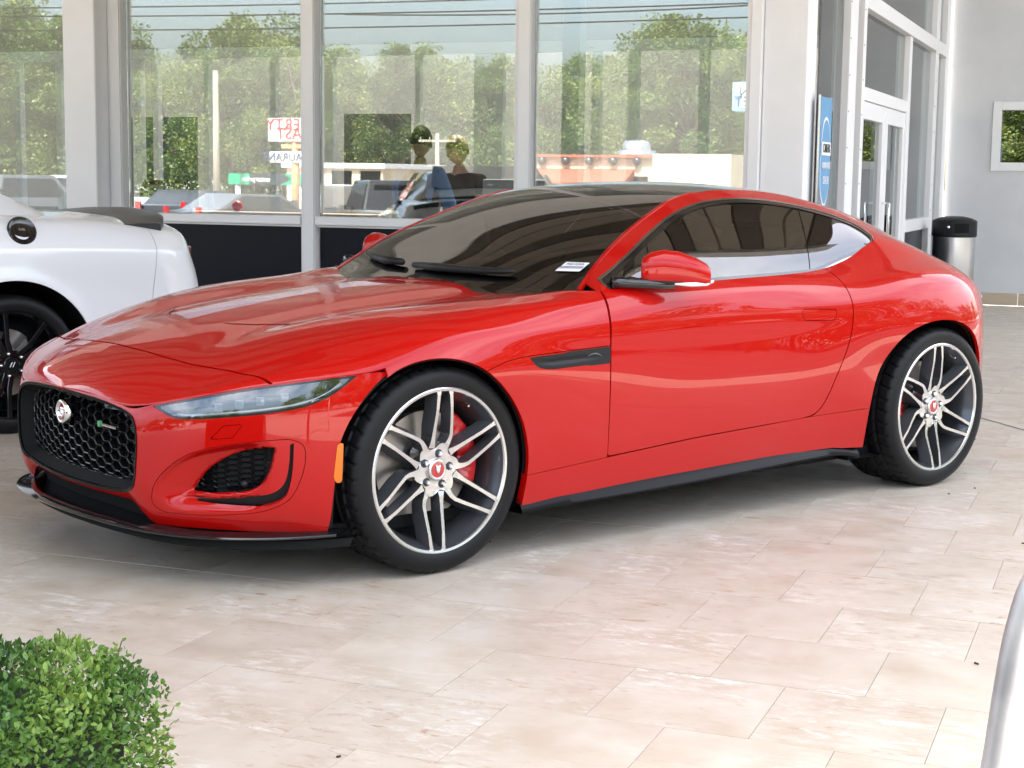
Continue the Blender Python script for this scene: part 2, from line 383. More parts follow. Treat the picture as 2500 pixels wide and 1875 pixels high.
# ---------------------------------------------------------------- object helpers
def link(o): scene.collection.objects.link(o); return o
def empty(name, loc=(0, 0, 0), rz=0, label=None, cat=None, group=None, kind=None):
    o = link(bpy.data.objects.new(name, None)); o.location = loc; o.rotation_euler = (0, 0, rz); o.empty_display_size = .2
    return tag(o, label, cat, group, kind)
def tag(o, label=None, cat=None, group=None, kind=None):
    if label: o['label'] = label
    if cat: o['category'] = cat
    if group: o['group'] = group
    if kind: o['kind'] = kind
    return o
def mesh_obj(name, V, F, m, parent=None, smooth=True, normals=None, sharp=None):
    me = bpy.data.meshes.new(name); me.from_pydata([tuple(map(float, v)) for v in V], [], [tuple(f) for f in F]); me.update()
    ms = m if isinstance(m, (list, tuple)) else [m]
    for q in ms: me.materials.append(q)
    if smooth: me.polygons.foreach_set('use_smooth', [True] * len(me.polygons))
    if sharp: me.set_sharp_from_angle(angle=math.radians(sharp))
    if normals is not None: me.normals_split_custom_set_from_vertices([tuple(map(float, n)) for n in normals])
    o = link(bpy.data.objects.new(name, me)); o.parent = parent
    return o
def surf_obj(name, S, m, parent):
    """Surf in (x,w,z) -> local (x,-w,z)"""
    k = np.array([1, -1, 1.])
    return mesh_obj(name, S.V * k, [f[::-1] for f in S.F], m, parent, True, S.N * k)
class MB:
    """collects simple solids into one mesh"""
    def __init__(s): s.V = []; s.F = []
    def add(s, V, F):
        o = len(s.V); s.V += [tuple(v) for v in V]; s.F += [tuple(i + o for i in f) for f in F]; return s
    def box(s, a, b, M4=None):
        x0, y0, z0 = a; x1, y1, z1 = b
        V = [(x0, y0, z0), (x1, y0, z0), (x1, y1, z0), (x0, y1, z0), (x0, y0, z1), (x1, y0, z1), (x1, y1, z1), (x0, y1, z1)]
        if M4 is not None: V = [tuple(M4 @ Vector(v)) for v in V]
        return s.add(V, [(0, 3, 2, 1), (4, 5, 6, 7), (0, 1, 5, 4), (1, 2, 6, 5), (2, 3, 7, 6), (3, 0, 4, 7)])
    def prism(s, poly, axis, a, b):
        """extrude 2D polygon along axis ('x': poly=(y,z); 'y': (x,z); 'z': (x,y))"""
        n = len(poly)
        f = {'x': lambda p, t: (t, p[0], p[1]), 'y': lambda p, t: (p[0], t, p[1]), 'z': lambda p, t: (p[0], p[1], t)}[axis]
        V = [f(p, a) for p in poly] + [f(p, b) for p in poly]
        F = [(i, (i + 1) % n, n + (i + 1) % n, n + i) for i in range(n)] + [tuple(range(n - 1, -1, -1)), tuple(range(n, 2 * n))]
        return s.add(V, F)
    def tube(s, pts, r, n=10, caps=True):
        P = [Vector(p) for p in pts]; rr = r if hasattr(r, '__len__') else [r] * len(P)
        V = []; up0 = None
        for i, p in enumerate(P):
            t = (P[min(i + 1, len(P) - 1)] - P[max(i - 1, 0)]).normalized()
            if up0 is None: up0 = t.orthogonal().normalized()
            up0 = (up0 - t * up0.dot(t)); up0 = up0.normalized() if up0.length > 1e-6 else t.orthogonal().normalized()
            q = t.cross(up0)
            for k in range(n):
                a = 2 * math.pi * k / n; V.append(tuple(p + (up0 * math.cos(a) + q * math.sin(a)) * rr[i]))
        F = []
        for i in range(len(P) - 1):
            for k in range(n):
                F.append((i * n + k, i * n + (k + 1) % n, (i + 1) * n + (k + 1) % n, (i + 1) * n + k))
        if caps: F.append(tuple(range(n - 1, -1, -1))); F.append(tuple((len(P) - 1) * n + k for k in range(n)))
        return s.add(V, F)
    def lathe(s, prof, c=(0, 0, 0), n=24, axis='z'):
        """prof list of (r, h)"""
        V = []; m = len(prof)
        for k in range(n):
            a = 2 * math.pi * k / n; ca, sa = math.cos(a), math.sin(a)
            for r, h in prof:
                if axis == 'z': V.append((c[0] + r * ca, c[1] + r * sa, c[2] + h))
                elif axis == 'y': V.append((c[0] + r * ca, c[1] + h, c[2] + r * sa))
                else: V.append((c[0] + h, c[1] + r * ca, c[2] + r * sa))
        F = []
        for k in range(n):
            k2 = (k + 1) % n
            for j in range(m - 1):
                f = (k * m + j, k2 * m + j, k2 * m + j + 1, k * m + j + 1)
                F.append(f if axis != 'y' else f[::-1])
        return s.add(V, F)
    def sphere(s, c, r, nu=12, nv=8):
        rx, ry, rz = r if hasattr(r, '__len__') else (r, r, r)
        prof = [(math.sin(math.pi * j / nv), -math.cos(math.pi * j / nv)) for j in range(nv + 1)]
        V = []; F = []
        for k in range(nu):
            a = 2 * math.pi * k / nu
            for q, h in prof: V.append((c[0] + rx * q * math.cos(a), c[1] + ry * q * math.sin(a), c[2] + rz * h))
        m = nv + 1
        for k in range(nu):
            k2 = (k + 1) % nu
            for j in range(nv): F.append((k * m + j, k2 * m + j, k2 * m + j + 1, k * m + j + 1))
        return s.add(V, F)
    def build(s, name, m, parent=None, smooth=False, bevel=0, sharp=None, seg=2):
        o = mesh_obj(name, s.V, s.F, m, parent, smooth, None, sharp)
        bm = bmesh.new(); bm.from_mesh(o.data); bmesh.ops.recalc_face_normals(bm, faces=bm.faces)
        if bevel: bmesh.ops.bevel(bm, geom=[e for e in bm.edges if len(e.link_faces) == 2 and e.calc_face_angle(0) > .5], offset=bevel, segments=seg, affect='EDGES', profile=.6)
        bm.to_mesh(o.data); bm.free()
        if bevel: o.data.polygons.foreach_set('use_smooth', [True] * len(o.data.polygons)); o.data.set_sharp_from_angle(angle=math.radians(35))
        return o
def copy_tree(o, parent=None):
    c = o.copy(); link(c); c.parent = parent
    if parent is not None: c.matrix_parent_inverse = o.matrix_parent_inverse.copy()
    for ch in list(o.children): copy_tree(ch, c)
    return c
def text_obj(name, body, size, m, parent=None, depth=.002, align='CENTER'):
    """lettering as real mesh, in the local XZ plane facing -Y"""
    cu = bpy.data.curves.new(name, 'FONT'); cu.body = body; cu.size = size; cu.extrude = depth; cu.align_x = align; cu.align_y = 'CENTER'; cu.resolution_u = 3
    t = bpy.data.objects.new(name, cu); link(t)
    dg = bpy.context.evaluated_depsgraph_get(); me = bpy.data.meshes.new_from_object(t.evaluated_get(dg))
    bpy.data.objects.remove(t)
    o = link(bpy.data.objects.new(name, me)); me.materials.clear(); me.materials.append(m); o.parent = parent
    o.rotation_euler = (math.pi / 2, 0, 0)
    return o
# ---------------------------------------------------------------- ground and paving
rng = np.random.default_rng(11)
def stone_material():
    m = mat('travertine', (.6, .53, .46), .3); N, L, b = nodes(m)
    tc = N.new('ShaderNodeTexCoord'); oi = N.new('ShaderNodeObjectInfo')
    geo = N.new('ShaderNodeNewGeometry')
    vm = N.new('ShaderNodeVectorMath'); vm.operation = 'MULTIPLY_ADD'; vm.inputs[1].default_value = (1, 1, 1)
    cx = N.new('ShaderNodeCombineXYZ'); mu = N.new('ShaderNodeMath'); mu.operation = 'MULTIPLY'; mu.inputs[1].default_value = 37
    L.new(oi.outputs['Random'], mu.inputs[0]); L.new(mu.outputs[0], cx.inputs[0]); L.new(mu.outputs[0], cx.inputs[1])
    L.new(geo.outputs['Position'], vm.inputs[0]); L.new(cx.outputs[0], vm.inputs[2])
    def noise(scale, det, rough, st=(1, 1, 1), dist=0):
        mp = N.new('ShaderNodeMapping'); mp.inputs['Scale'].default_value = st; L.new(vm.outputs[0], mp.inputs[0])
        n = N.new('ShaderNodeTexNoise'); n.inputs['Scale'].default_value = scale; n.inputs['Detail'].default_value = det; n.inputs['Roughness'].default_value = rough; n.inputs['Distortion'].default_value = dist
        L.new(mp.outputs[0], n.inputs['Vector']); return n
    def ramp(src, *st):
        r = N.new('ShaderNodeValToRGB'); e = r.color_ramp.elements
        while len(e) < len(st): e.new(.5)
        for k, (p, c) in enumerate(st): e[k].position = p; e[k].color = (*c, 1)
        L.new(src, r.inputs[0]); return r
    def mix(f, a, c, mode='MIX'):
        x = N.new('ShaderNodeMixRGB'); x.blend_type = mode
        if hasattr(f, 'links'): L.new(f, x.inputs[0])
        else: x.inputs[0].default_value = f
        for s, i in ((a, 1), (c, 2)):
            if isinstance(s, tuple): x.inputs[i].default_value = (*s, 1)
            else: L.new(s, x.inputs[i])
        return x.outputs[0]
    base = ramp(noise(5, 4, .55).outputs['Fac'], (.3, (.44, .376, .300)), (.5, (.49, .436, .362)), (.7, (.525, .482, .418)))
    crust = ramp(noise(17, 9, .78, (.75, 1.7, 1), .5).outputs['Fac'], (.49, (0, 0, 0)), (.62, (1, 1, 1)))
    patch = ramp(noise(1.7, 3, .55).outputs['Fac'], (.44, (0, 0, 0)), (.66, (1, 1, 1)))
    cm = mix(1, crust.outputs[0], patch.outputs[0], 'MULTIPLY')
    c1 = mix(cm, base.outputs[0], (.66, .64, .605))
    stain = ramp(noise(19, 7, .74, (.7, 1.9, 1), .8).outputs['Fac'], (.555, (0, 0, 0)), (.66, (1, 1, 1)))
    spatch = ramp(noise(1.1, 2, .5).outputs['Fac'], (.43, (0, 0, 0)), (.60, (1, 1, 1)))
    sm = mix(1, stain.outputs[0], spatch.outputs[0], 'MULTIPLY')
    sf = N.new('ShaderNodeMath'); sf.operation = 'MULTIPLY'; sf.inputs[1].default_value = .75; L.new(sm, sf.inputs[0])
    c2 = mix(sf.outputs[0], c1, (.30, .155, .08))
    # tone of each slab
    tone = ramp(oi.outputs['Random'], (0, (.94, .915, .885)), (.5, (1, .985, .965)), (1, (1.0, .975, .94)))
    c3 = mix(1, c2, tone.outputs[0], 'MULTIPLY')
    L.new(c3, b.inputs['Base Color'])
    rr = ramp(noise(7, 5, .6).outputs['Fac'], (.35, (.30, .30, .30)), (.7, (.55, .55, .55))); L.new(rr.outputs[0], b.inputs['Roughness'])
    bp_ = N.new('ShaderNodeBump'); bp_.inputs['Strength'].default_value = .12; bp_.inputs['Distance'].default_value = .004
    L.new(noise(60, 4, .6).outputs['Fac'], bp_.inputs['Height']); L.new(bp_.outputs[0], b.inputs['Normal'])
    return m
M['stone'] = stone_material()
M['grout'] = mat('grout', (.43, .375, .315), .9)
M['asphalt'] = noise_col(mat('asphalt', (.1, .1, .1), .9), (.27, .255, .23), (.36, .345, .315), .5, 6)
M['concrete'] = noise_col(mat('concrete', (.4, .38, .35), .85), (.36, .34, .31), (.46, .44, .41), .8, 6)
M['white_metal'] = mat('white_metal', (.84, .84, .84), .35)
M['white_wall'] = noise_col(mat('white_wall', (.75, .75, .74), .7), (.81, .81, .81), (.85, .85, .85), 3, 3)
LOT = -.65
lot = mesh_obj('ground', [(-420, -420, LOT), (420, -420, LOT), (420, 420, LOT), (-420, 420, LOT)], [(0, 1, 2, 3)], M['asphalt'], None, False); tag(lot, kind='structure')
TX, TY = .4025, .4205
X0, Y0 = -.796, 3.553
terr = MB(); terr.box((-13.3, -4.6, LOT + .002), (4.6, 18.0, -.012)); terrace = terr.build('paving', M['grout']); tag(terrace, kind='structure')
bm_ = MB(); g_ = .0007; bm_.box((g_, g_, -.010), (TX - g_, TY - g_, 0)); tile0 = bm_.build('slab', M['stone'], terrace)
cells = []
for r in range(-19, 35):
    for c in range(-33, 15):
        x = X0 + c * TX + (.5 * TX if r % 2 else 0); y = Y0 + (r) * TY - 0
        if x < -13.2 or x + TX > 4.6 or y < -4.5 or y + TY > 17.9: continue
        cells.append((x, y))
_R = np.array([[_r[0], _r[1], _r[2]], [-_u[0], -_u[1], -_u[2]], [_f[0], _f[1], _f[2]]])
def to_px(P):
    q = _R @ (np.asarray(P, float) - np.array([0, 0, CAM_H])); return 1250 + 3906.1 * q[0] / q[2], 937.5 + 3906.1 * q[1] / q[2], q[2]
vis = []
for x, y in cells:
    px, py, d = to_px((x + TX / 2, y + TY / 2, 0))
    inside = d > .5 and -140 < px < 2640 and py < 2060
    vis.append((0 if inside else 1, d, x, y))
vis.sort()
first = True; rest = MB()
for k, (o_, d, x, y) in enumerate(vis):
    if k < 300 and o_ == 0:
        t = tile0 if first else link(tile0.copy()); first = False
        t.parent = terrace; t.location = (x, y, random.uniform(-.0008, .0006))
    else: rest.box((x + g_, y + g_, -.010), (x + TX - g_, y + TY - g_, -.0004))
tag(rest.build('slab_field', M['stone'], terrace), kind='stuff')
tag(mesh_obj('added_dark_ground', [(4.62, -4.6, LOT + .01), (60, -4.6, LOT + .01), (60, 60, LOT + .01), (4.62, 60, LOT + .01)], [(0, 1, 2, 3)], noise_col(mat('dark_ground', (.05, .05, .05), .9), (.042, .042, .042), (.07, .068, .066), .6, 6), None, False), kind='structure')  # unseen dark ground, added to deepen the reflections in the red doors
MB().box((-30, -9.0, LOT), (30, -4.62, LOT + .14)).build('pavement', M['concrete']).__setitem__('kind', 'structure')

# ---------------------------------------------------------------- showroom
FY = 10.7                                                  # plane of the glazing
room = empty('car_showroom', (0, 0, 0), 0, 'white showroom with tall glazing, dark base panels and a deep entrance canopy', 'building')
M['shop_glass'] = tinted('shop_glass', (.84, .87, .86), .17, (.97, 1, 1))
M['side_glass'] = tinted('side_glass', (.78, .82, .82), .12, (.97, 1, 1))
M['navy_panel'] = mat('navy_panel', (.006, .008, .014), .3, spec=.15)
M['inner_wall'] = mat('inner_wall', (.58, .545, .50), .8)
M['inner_floor'] = mat('inner_floor', (.66, .64, .61), .35)
M['wall_grey'] = noise_col(mat('wall_grey', (.62, .63, .64), .8), (.60, .61, .62), (.66, .665, .67), 2.2, 3, bump=.05)
TOP = 3.45
def rpart(name, m, *boxes, bevel=.004, parent=None):
    mb = MB()
    for a, b in boxes: mb.box(a, b)
    return mb.build(name, m, parent or room, bevel=bevel, seg=1)
rpart('column', M['white_wall'], ((-7.896, FY - .24, 0), (-7.60, FY + .2, 5.6)), bevel=.008)
rpart('column', M['white_wall'], ((-2.43, FY - .05, 0), (-2.135, FY + .25, 5.6)), bevel=.008)
bays = [(-13.0, -11.4), (-11.28, -9.66), (-9.54, -7.898), (-7.478, -5.899), (-5.779, -4.192), (-4.068, -2.54)]
for (a, b) in ((-7.598, -7.48), (-5.897, -5.781), (-4.19, -4.07), (-2.538, -2.432), (-9.658, -9.542), (-11.398, -11.282), (-13.12, -13.002)):
    rpart('mullion', M['white_metal'], ((a, FY - .075, .03), (b, FY + .05, TOP)), bevel=.003)
    rpart('mullion_cover', M['white_metal'], ((a + .03, FY - .092, .03), (b - .004, FY - .0755, TOP)), bevel=.002)
for a, b in bays:
    a2, b2 = a + .002, b - .002
    rpart('window_sill', M['white_metal'], ((a2, FY - .085, .925), (b2, FY + .05, .988)), ((a2, FY - .060, .909), (b2, FY + .0, .9235)), bevel=.003)
    rpart('base_panel', M['navy_panel'], ((a2 + .012, FY - .025, .05), (b2 - .012, FY - .005, .908)), bevel=.002)
    rpart('base_rail', M['white_metal'], ((a2, FY - .06, .0), (b2, FY + .03, .049)), bevel=.002)
    rpart('pane', M['shop_glass'], ((a2 + .004, FY - .006, .990), (b2 - .004, FY + .006, TOP)), bevel=0)
rpart('head_wall', M['white_wall'], ((-13.12, FY - .06, TOP + .002), (-2.432, FY + .2, 5.6)))
# inside
rpart('inner_floor', M['inner_floor'], ((-13.1, FY + .06, .004), (-2.2, 17.6, .012)), bevel=0)
rpart('inner_ceiling', M['white_wall'], ((-13.1, FY + .21, 3.6), (-2.2, 12.9, 3.7)), ((-13.1, 12.9, 3.6), (-12.0, 17.6, 3.7)), ((-2.8, 12.9, 3.6), (-2.2, 17.6, 3.7)), bevel=0)  # rear part left open: unseen gap added to let sun brighten the room
rpart('end_wall', M['inner_wall'], ((-13.15, FY + .21, 0), (-13.1, 17.6, 5.6)), bevel=0)
rpart('rear_wall', M['inner_wall'], ((-13.1, 17.62, 0), (-2.16, 17.8, 5.6)), bevel=0)
rpart('roof_slab', M['white_wall'], ((-13.3, FY - .06, 5.61), (-2.2, 13.4, 5.9)), ((-13.3, 13.4, 5.61), (-12.0, 18.0, 5.9)), ((-2.8, 13.4, 5.61), (-2.2, 18.0, 5.9)), ((-12.0, 16.0, 5.61), (-2.8, 18.0, 5.9)), bevel=0)  # unseen opening matches the ceiling gap, added for sun on the inner floor
# glazed office front inside
YI = 13.3
def xin(px, Y): d = _R.T @ np.array([(px - 1250) / 3906.1, -.13, 1.]); return d[0] / d[1] * Y
for px, wd in ((40, .07), (140, .07), (326, .10), (375, .06), (500, .05), (660, .06), (792, .09), (1012, .05), (1155, .22), (1210, .06), (1440, .08), (1528, .09), (1700, .08)):
    x = xin(px, YI); rpart('office_post', M['white_metal'], ((x, YI, .013), (x + wd, YI + .08, 2.38)), bevel=.003)
rpart('office_header', M['white_metal'], ((-12.5, YI, 2.382), (-2.3, YI + .08, 2.48)), bevel=.003)
rpart('office_bulkhead', M['inner_wall'], ((-12.5, YI + .01, 2.482), (-2.3, YI + .07, 3.59)), bevel=0)
rpart('office_dado', mat('office_dado', (.22, .22, .21), .6), ((-12.5, YI + .085, .013), (-2.3, YI + .11, .95)), bevel=0)
rpart('office_screen', mat('office_screen', (.06, .085, .09), .35), ((xin(300, YI + .4), YI + .4, .96), (xin(480, YI + .4), YI + .43, 1.85)), bevel=0)
rpart('office_screen', mat('office_screen', (.10, .10, .10), .35), ((xin(840, YI + 1), YI + 1, .96), (xin(1000, YI + 1), YI + 1.03, 1.9)), bevel=0)
rpart('inner_column', M['white_wall'], ((xin(1400, 11.6) - .07, 11.5, .013), (xin(1400, 11.6) + .07, 11.64, 3.59)), bevel=.004)
# ---- entrance side wall (plane X = -2.12)
SX = -2.12
for (a, b, z0, z1) in ((11.80, 12.10, 0, 5.6), (12.38, 12.50, 0, 5.6), (16.72, 16.95, 0, 5.6), (17.55, 17.88, 0, 5.6)):
    rpart('entry_post', M['white_metal'], ((SX - .09, a, z0), (SX + .06, b, z1)), bevel=.004)
rpart('entry_transom', M['white_metal'], ((SX - .07, 12.502, 2.60), (SX + .07, 16.718, 2.72)), bevel=.003)
rpart('entry_transom', M['white_metal'], ((SX - .07, 16.952, 2.60), (SX + .07, 17.548, 2.72)), bevel=.003)
rpart('door_head', M['white_metal'], ((SX - .06, 12.502, 1.92), (SX + .05, 14.9, 2.02)), bevel=.003)
rpart('entry_post', M['white_metal'], ((SX - .06, 14.902, 0), (SX + .055, 15.05, 2.598)), bevel=.003)
rpart('entry_sill', M['white_metal'], ((SX - .06, 15.052, .84), (SX + .06, 16.718, .95)), bevel=.003)
rpart('entry_base', M['navy_panel'], ((SX - .02, 15.06, .04), (SX + .0, 16.71, .838)), bevel=0)
for a, b, z0, z1 in ((10.952, 11.798, .04, 5.6), (12.102, 12.378, .04, 5.6), (12.504, 14.9, 2.022, 2.598), (12.504, 16.716, 2.722, 5.6), (15.054, 16.716, .952, 2.598), (16.954, 17.546, .04, 2.598), (16.954, 17.546, 2.722, 5.6)):
    rpart('entry_pane', M['side_glass'], ((SX - .006, a, z0), (SX + .006, b, z1)), bevel=0)
dr = rpart('entry_door', M['white_metal'], ((SX - .03, 12.51, .02), (SX + .035, 12.60, 1.915)), ((SX - .03, 13.62, .02), (SX + .035, 13.76, 1.915)), ((SX - .03, 12.602, 1.78), (SX + .035, 13.618, 1.915)), ((SX - .03, 12.602, .02), (SX + .035, 13.618, .24)), bevel=.003)
rpart('door_pane', M['side_glass'], ((SX - .005, 12.602, .242), (SX + .005, 13.618, 1.778)), bevel=0, parent=dr)
mb = MB(); mb.tube([(SX + .04, 13.69, .86), (SX + .10, 13.69, .86), (SX + .10, 13.69, 1.12), (SX + .04, 13.69, 1.12)], .013, 8); mb.build('door_handle', M['chrome'], dr, True)
d2 = rpart('entry_door', M['white_metal'], ((SX - .03, 13.77, .02), (SX + .035, 13.91, 1.915)), ((SX - .03, 14.80, .02), (SX + .035, 14.895, 1.915)), ((SX - .03, 13.912, 1.78), (SX + .035, 14.798, 1.915)), ((SX - .03, 13.912, .02), (SX + .035, 14.798, .24)), bevel=.003)
rpart('door_pane', M['side_glass'], ((SX - .005, 13.912, .242), (SX + .005, 14.798, 1.778)), bevel=0, parent=d2)
for y_ in (11.83, 12.42, 16.80): 
    for k in range(9):
        mb = MB(); mb.lathe([(0, .0), (.006, .0), (.004, .003)], (SX + .0605, y_ - .02, .5 + k * .26), 8, 'x'); mb.build('cover_screw', M['alloy_dark'], room)
# ---- far wall with window, tiled skirting
WY_ = 17.9
wins = (-1.50, .3, 1.52, 2.07)
rpart('entrance_wall', M['wall_grey'], ((-2.05, WY_, .13), (wins[0] - .09, WY_ + .25, 5.6)), ((wins[1] + .09, WY_, .13), (3.6, WY_ + .25, 5.6)), ((wins[0] - .09, WY_, .13), (wins[1] + .09, WY_ + .25, wins[2] - .09)), ((wins[0] - .09, WY_, wins[3] + .09), (wins[1] + .09, WY_ + .25, 5.6)), bevel=0)
wf = rpart('window_frame', M['white_metal'], ((wins[0] - .088, WY_ - .02, wins[2] - .088), (wins[0], WY_ + .1, wins[3] + .088)), ((wins[1], WY_ - .02, wins[2] - .088), (wins[1] + .088, WY_ + .1, wins[3] + .088)), ((wins[0] + .001, WY_ - .02, wins[2] - .088), (wins[1] - .001, WY_ + .1, wins[2])), ((wins[0] + .001, WY_ - .02, wins[3]), (wins[1] - .001, WY_ + .1, wins[3] + .088)), bevel=.003)
rpart('window_pane', tinted('wall_window_glass', (.12, .12, .12), .30), ((wins[0], WY_ + .05, wins[2]), (wins[1], WY_ + .06, wins[3])), bevel=0, parent=wf)
rpart('window_back', M['black_matte'], ((wins[0], WY_ + .12, wins[2]), (wins[1], WY_ + .13, wins[3])), bevel=0, parent=wf)
for k in range(14):
    x = -2.04 + k * .4; m_ = mat('skirting_stone', tuple(np.array((.52, .42, .30)) * random.uniform(.8, 1.15)), .4); rpart('skirting_tile', m_, ((x, WY_ - .015, .0), (x + .395, WY_ + .05, .128)), bevel=.002)
# ---- canopy over the forecourt
CZ = 4.4; CX0, CY0, CY1 = -13.2, -1.2, FY - .07
def edge_x(y): return -1.04 + (y - 4.10) * .4859 / .8740          # free edge of the canopy runs parallel to the parked cars
M['soffit'] = noise_col(mat('soffit', (.46, .41, .35), .5), (.34, .30, .25), (.40, .355, .30), 1.5, 3)
M['soffit_dark'] = mat('soffit_dark', (.13, .11, .09), .6)
MB().prism([(CX0, CY0), (edge_x(CY0), CY0), (edge_x(CY1), CY1), (CX0, CY1)], 'z', CZ + .05, CZ + .75).build('canopy', M['white_wall'], room)
MB().box((-2.19, FY + .0, 5.61), (2.9, 18.2, 6.2)).build('sun_block_roof', M['white_wall'], room)  # unseen roof, added to keep direct sun off the entrance paving
ny = 34; pw = (CY1 - CY0 - .1) / ny
for k in range(ny):
    y0, y1 = CY0 + .05 + k * pw + .02, CY0 + .05 + (k + 1) * pw - .02
    MB().prism([(CX0 + .05, y0), (edge_x(y0) - .06, y0), (edge_x(y1) - .06, y1), (CX0 + .05, y1)], 'z', CZ, CZ + .049).build('soffit_plank', M['soffit'] if k % 3 else M['soffit_dark'], room)
e0, e1 = (edge_x(CY0), CY0), (edge_x(CY1), CY1)
MB().prism([e0, (e0[0] + .16, e0[1] - .08), (e1[0] + .16, e1[1] - .08), e1], 'z', CZ - .12, CZ + .8).build('canopy_fascia', M['white_wall'], room)
MB().box((CX0 - .15, CY0 - .15, CZ - .12), (edge_x(CY0) - .01, CY0 - .002, CZ + .8)).build('canopy_fascia', M['white_wall'], room)
MB().box((CX0 - .15, CY0, CZ - .12), (CX0 - .002, FY - .25, CZ + .8)).build('canopy_fascia', M['white_wall'], room)

# ---------------------------------------------------------------- advertising panel on the entry glass
post = empty('advertising_panel', (-2.075, 11.04, 0), math.pi / 2, 'narrow blue and grey advertising panel with white lettering beside the entrance glass', 'sign')
blue = mat('poster_blue', (.13, .33, .55), .5); grey = mat('poster_grey', (.16, .20, .25), .4); lw = mat('poster_white', (.85, .86, .88), .5)
MB().box((-.25, -.004, .2), (.25, .012, 1.24)).build('lower_field', grey, post); MB().box((-.25, -.004, 1.242), (.25, .012, 1.86)).build('upper_field', blue, post)
MB().box((-.262, -.002, .19), (-.2505, .014, 1.87)).build('edge_strip', M['alloy'], post); MB().box((.2505, -.002, .19), (.262, .014, 1.87)).build('edge_strip', M['alloy'], post)
sh = (0, .27) + smooth_poly([(-.19,.98),(-.19,1.30),(-.12,1.42),(0,1.46),(.12,1.42),(.19,1.30),(.19,.98),(.12,.90),(0,.85),(-.12,.90)], 60)
MB().prism([tuple(p) for p in sh], 'y', -.006, -.0045).build('badge_outline', lw, post)
MB().prism([tuple(p) for p in (sh - (0, 1.42)) * .93 + (0, 1.42)], 'y', -.008, -.0065).build('badge_field', blue, post)
MB().box((-.205, -.012, 1.47), (.205, -.0085, 1.56)).build('name_bar', lw, post)
for body, z, s, m_ in (('CARFAX', 1.245, .085, mat('poster_black', (.02, .02, .02), .5)), ('ADVANTAGE', 1.13, .062, lw), ('DEALER', 1.03, .075, lw), ('SHOW ME THE', .78, .055, lw), ('CARFAX', .68, .085, lw)):
    t = text_obj('lettering', body, s, m_, post, .001); t.location = (0, -.0142, z + .27)

post.scale = (.78, 1, 1)
# ---------------------------------------------------------------- litter bin
tb = empty('litter_bin', (-1.76, 16.3, 0), math.radians(-30), 'round steel litter bin with black lid standing by the entrance wall', 'bin')
mb = MB(); mb.lathe([(.20, .0), (.205, .01), (.205, .77), (.20, .775)], n=40); mb.build('bin_body', mat('brushed_steel', (.62, .62, .62), .28, 1.0), tb, True, sharp=40)
mb = MB(); mb.lathe([(.0, .975), (.08, .973), (.15, .958), (.205, .935), (.215, .925), (.216, .78), (.206, .775), (.19, .775)], n=40); mb.build('bin_lid', M['black_plastic'], tb, True, sharp=30)
for a in (-.6, 2.2):
    V = []; F = []
    for k in range(9):
        t = a + (k - 4) * .085; V += [(.2175 * math.cos(t), .2175 * math.sin(t), .815), (.2175 * math.cos(t), .2175 * math.sin(t), .905)]
    F = [(2 * k, 2 * k + 2, 2 * k + 3, 2 * k + 1) for k in range(8)]; mesh_obj('bin_opening', V, F, M['black_matte'], tb)
mb = MB(); mb.sphere((.216 * math.cos(-1.2), .216 * math.sin(-1.2), .87), .018, 10, 8); mb.build('lid_lock', M['chrome'], tb, True)
tag(MB().box((-.5, 12.6, .0), (-.42, 12.64, .012)).build('paper_scrap', mat('paper', (.8, .8, .8), .7)), 'small white paper scrap lying on the far paving right of the tail', 'litter')
# dark expansion joint running across the far paving
mb = MB(); a = Vector((-.95, 9.36, 0)); b = Vector((1.5, 5.93, 0)); t = (b - a).normalized(); n_ = Vector((-t.y, t.x, 0)) * .006
V = [a + n_, b + n_, b - n_, a - n_]; mesh_obj('expansion_joint', [(v.x, v.y, .0012) for v in V], [(0, 1, 2, 3)], mat('joint_dark', (.12, .10, .08), .9), terrace, False)

# ---------------------------------------------------------------- handrail in the near right corner
hr = MB(); hp = [(-.190, 2.20, -.005), (-.165, 2.20, .25), (-.136, 2.20, .49), (-.112, 2.20, .70), (-.092, 2.20, .765), (-.05, 2.20, .805), (.03, 2.195, .825), (.30, 2.18, .835), (1.2, 2.1, .85)]
hp = smooth_poly(hp, 60, False); hr.tube([tuple(p) for p in hp], .034, 20)
rail = empty('handrail', (-.19, 2.2, 0), 0, 'pale metal handrail post curving over in the near right corner', 'handrail')
o = hr.build('rail_tube', noise_col(mat('galvanised', (.5, .5, .52), .35, .7), (.40, .40, .43), (.55, .55, .57), 14, 5), rail, True); o.location = (.19, -2.2, 0)
mb = MB(); mb.tube([(1.385, -.1, 0), (1.385, -.1, .85)], .030, 16); mb.build('rail_post', M['white_metal'], rail, True)

# grit and leaf crumbs blown over the paving
gr = MB(); gg = np.random.default_rng(31)
for k in range(34):
    x, y = gg.uniform(-6, .3), gg.uniform(2.7, 9); a = gg.uniform(0, 6.28); l, wd_ = gg.uniform(.003, .008), gg.uniform(.0015, .003)
    Mx = Matrix.Translation((x, y, .0025)) @ Matrix.Rotation(a, 4, 'Z'); gr.box((-l, -wd_, -.002), (l, wd_, .002), Mx)
tag(gr.build('grit', mat('grit', (.05, .04, .03), .9)), 'scattered dark grit and leaf crumbs on the stone paving', 'grit', kind='stuff')
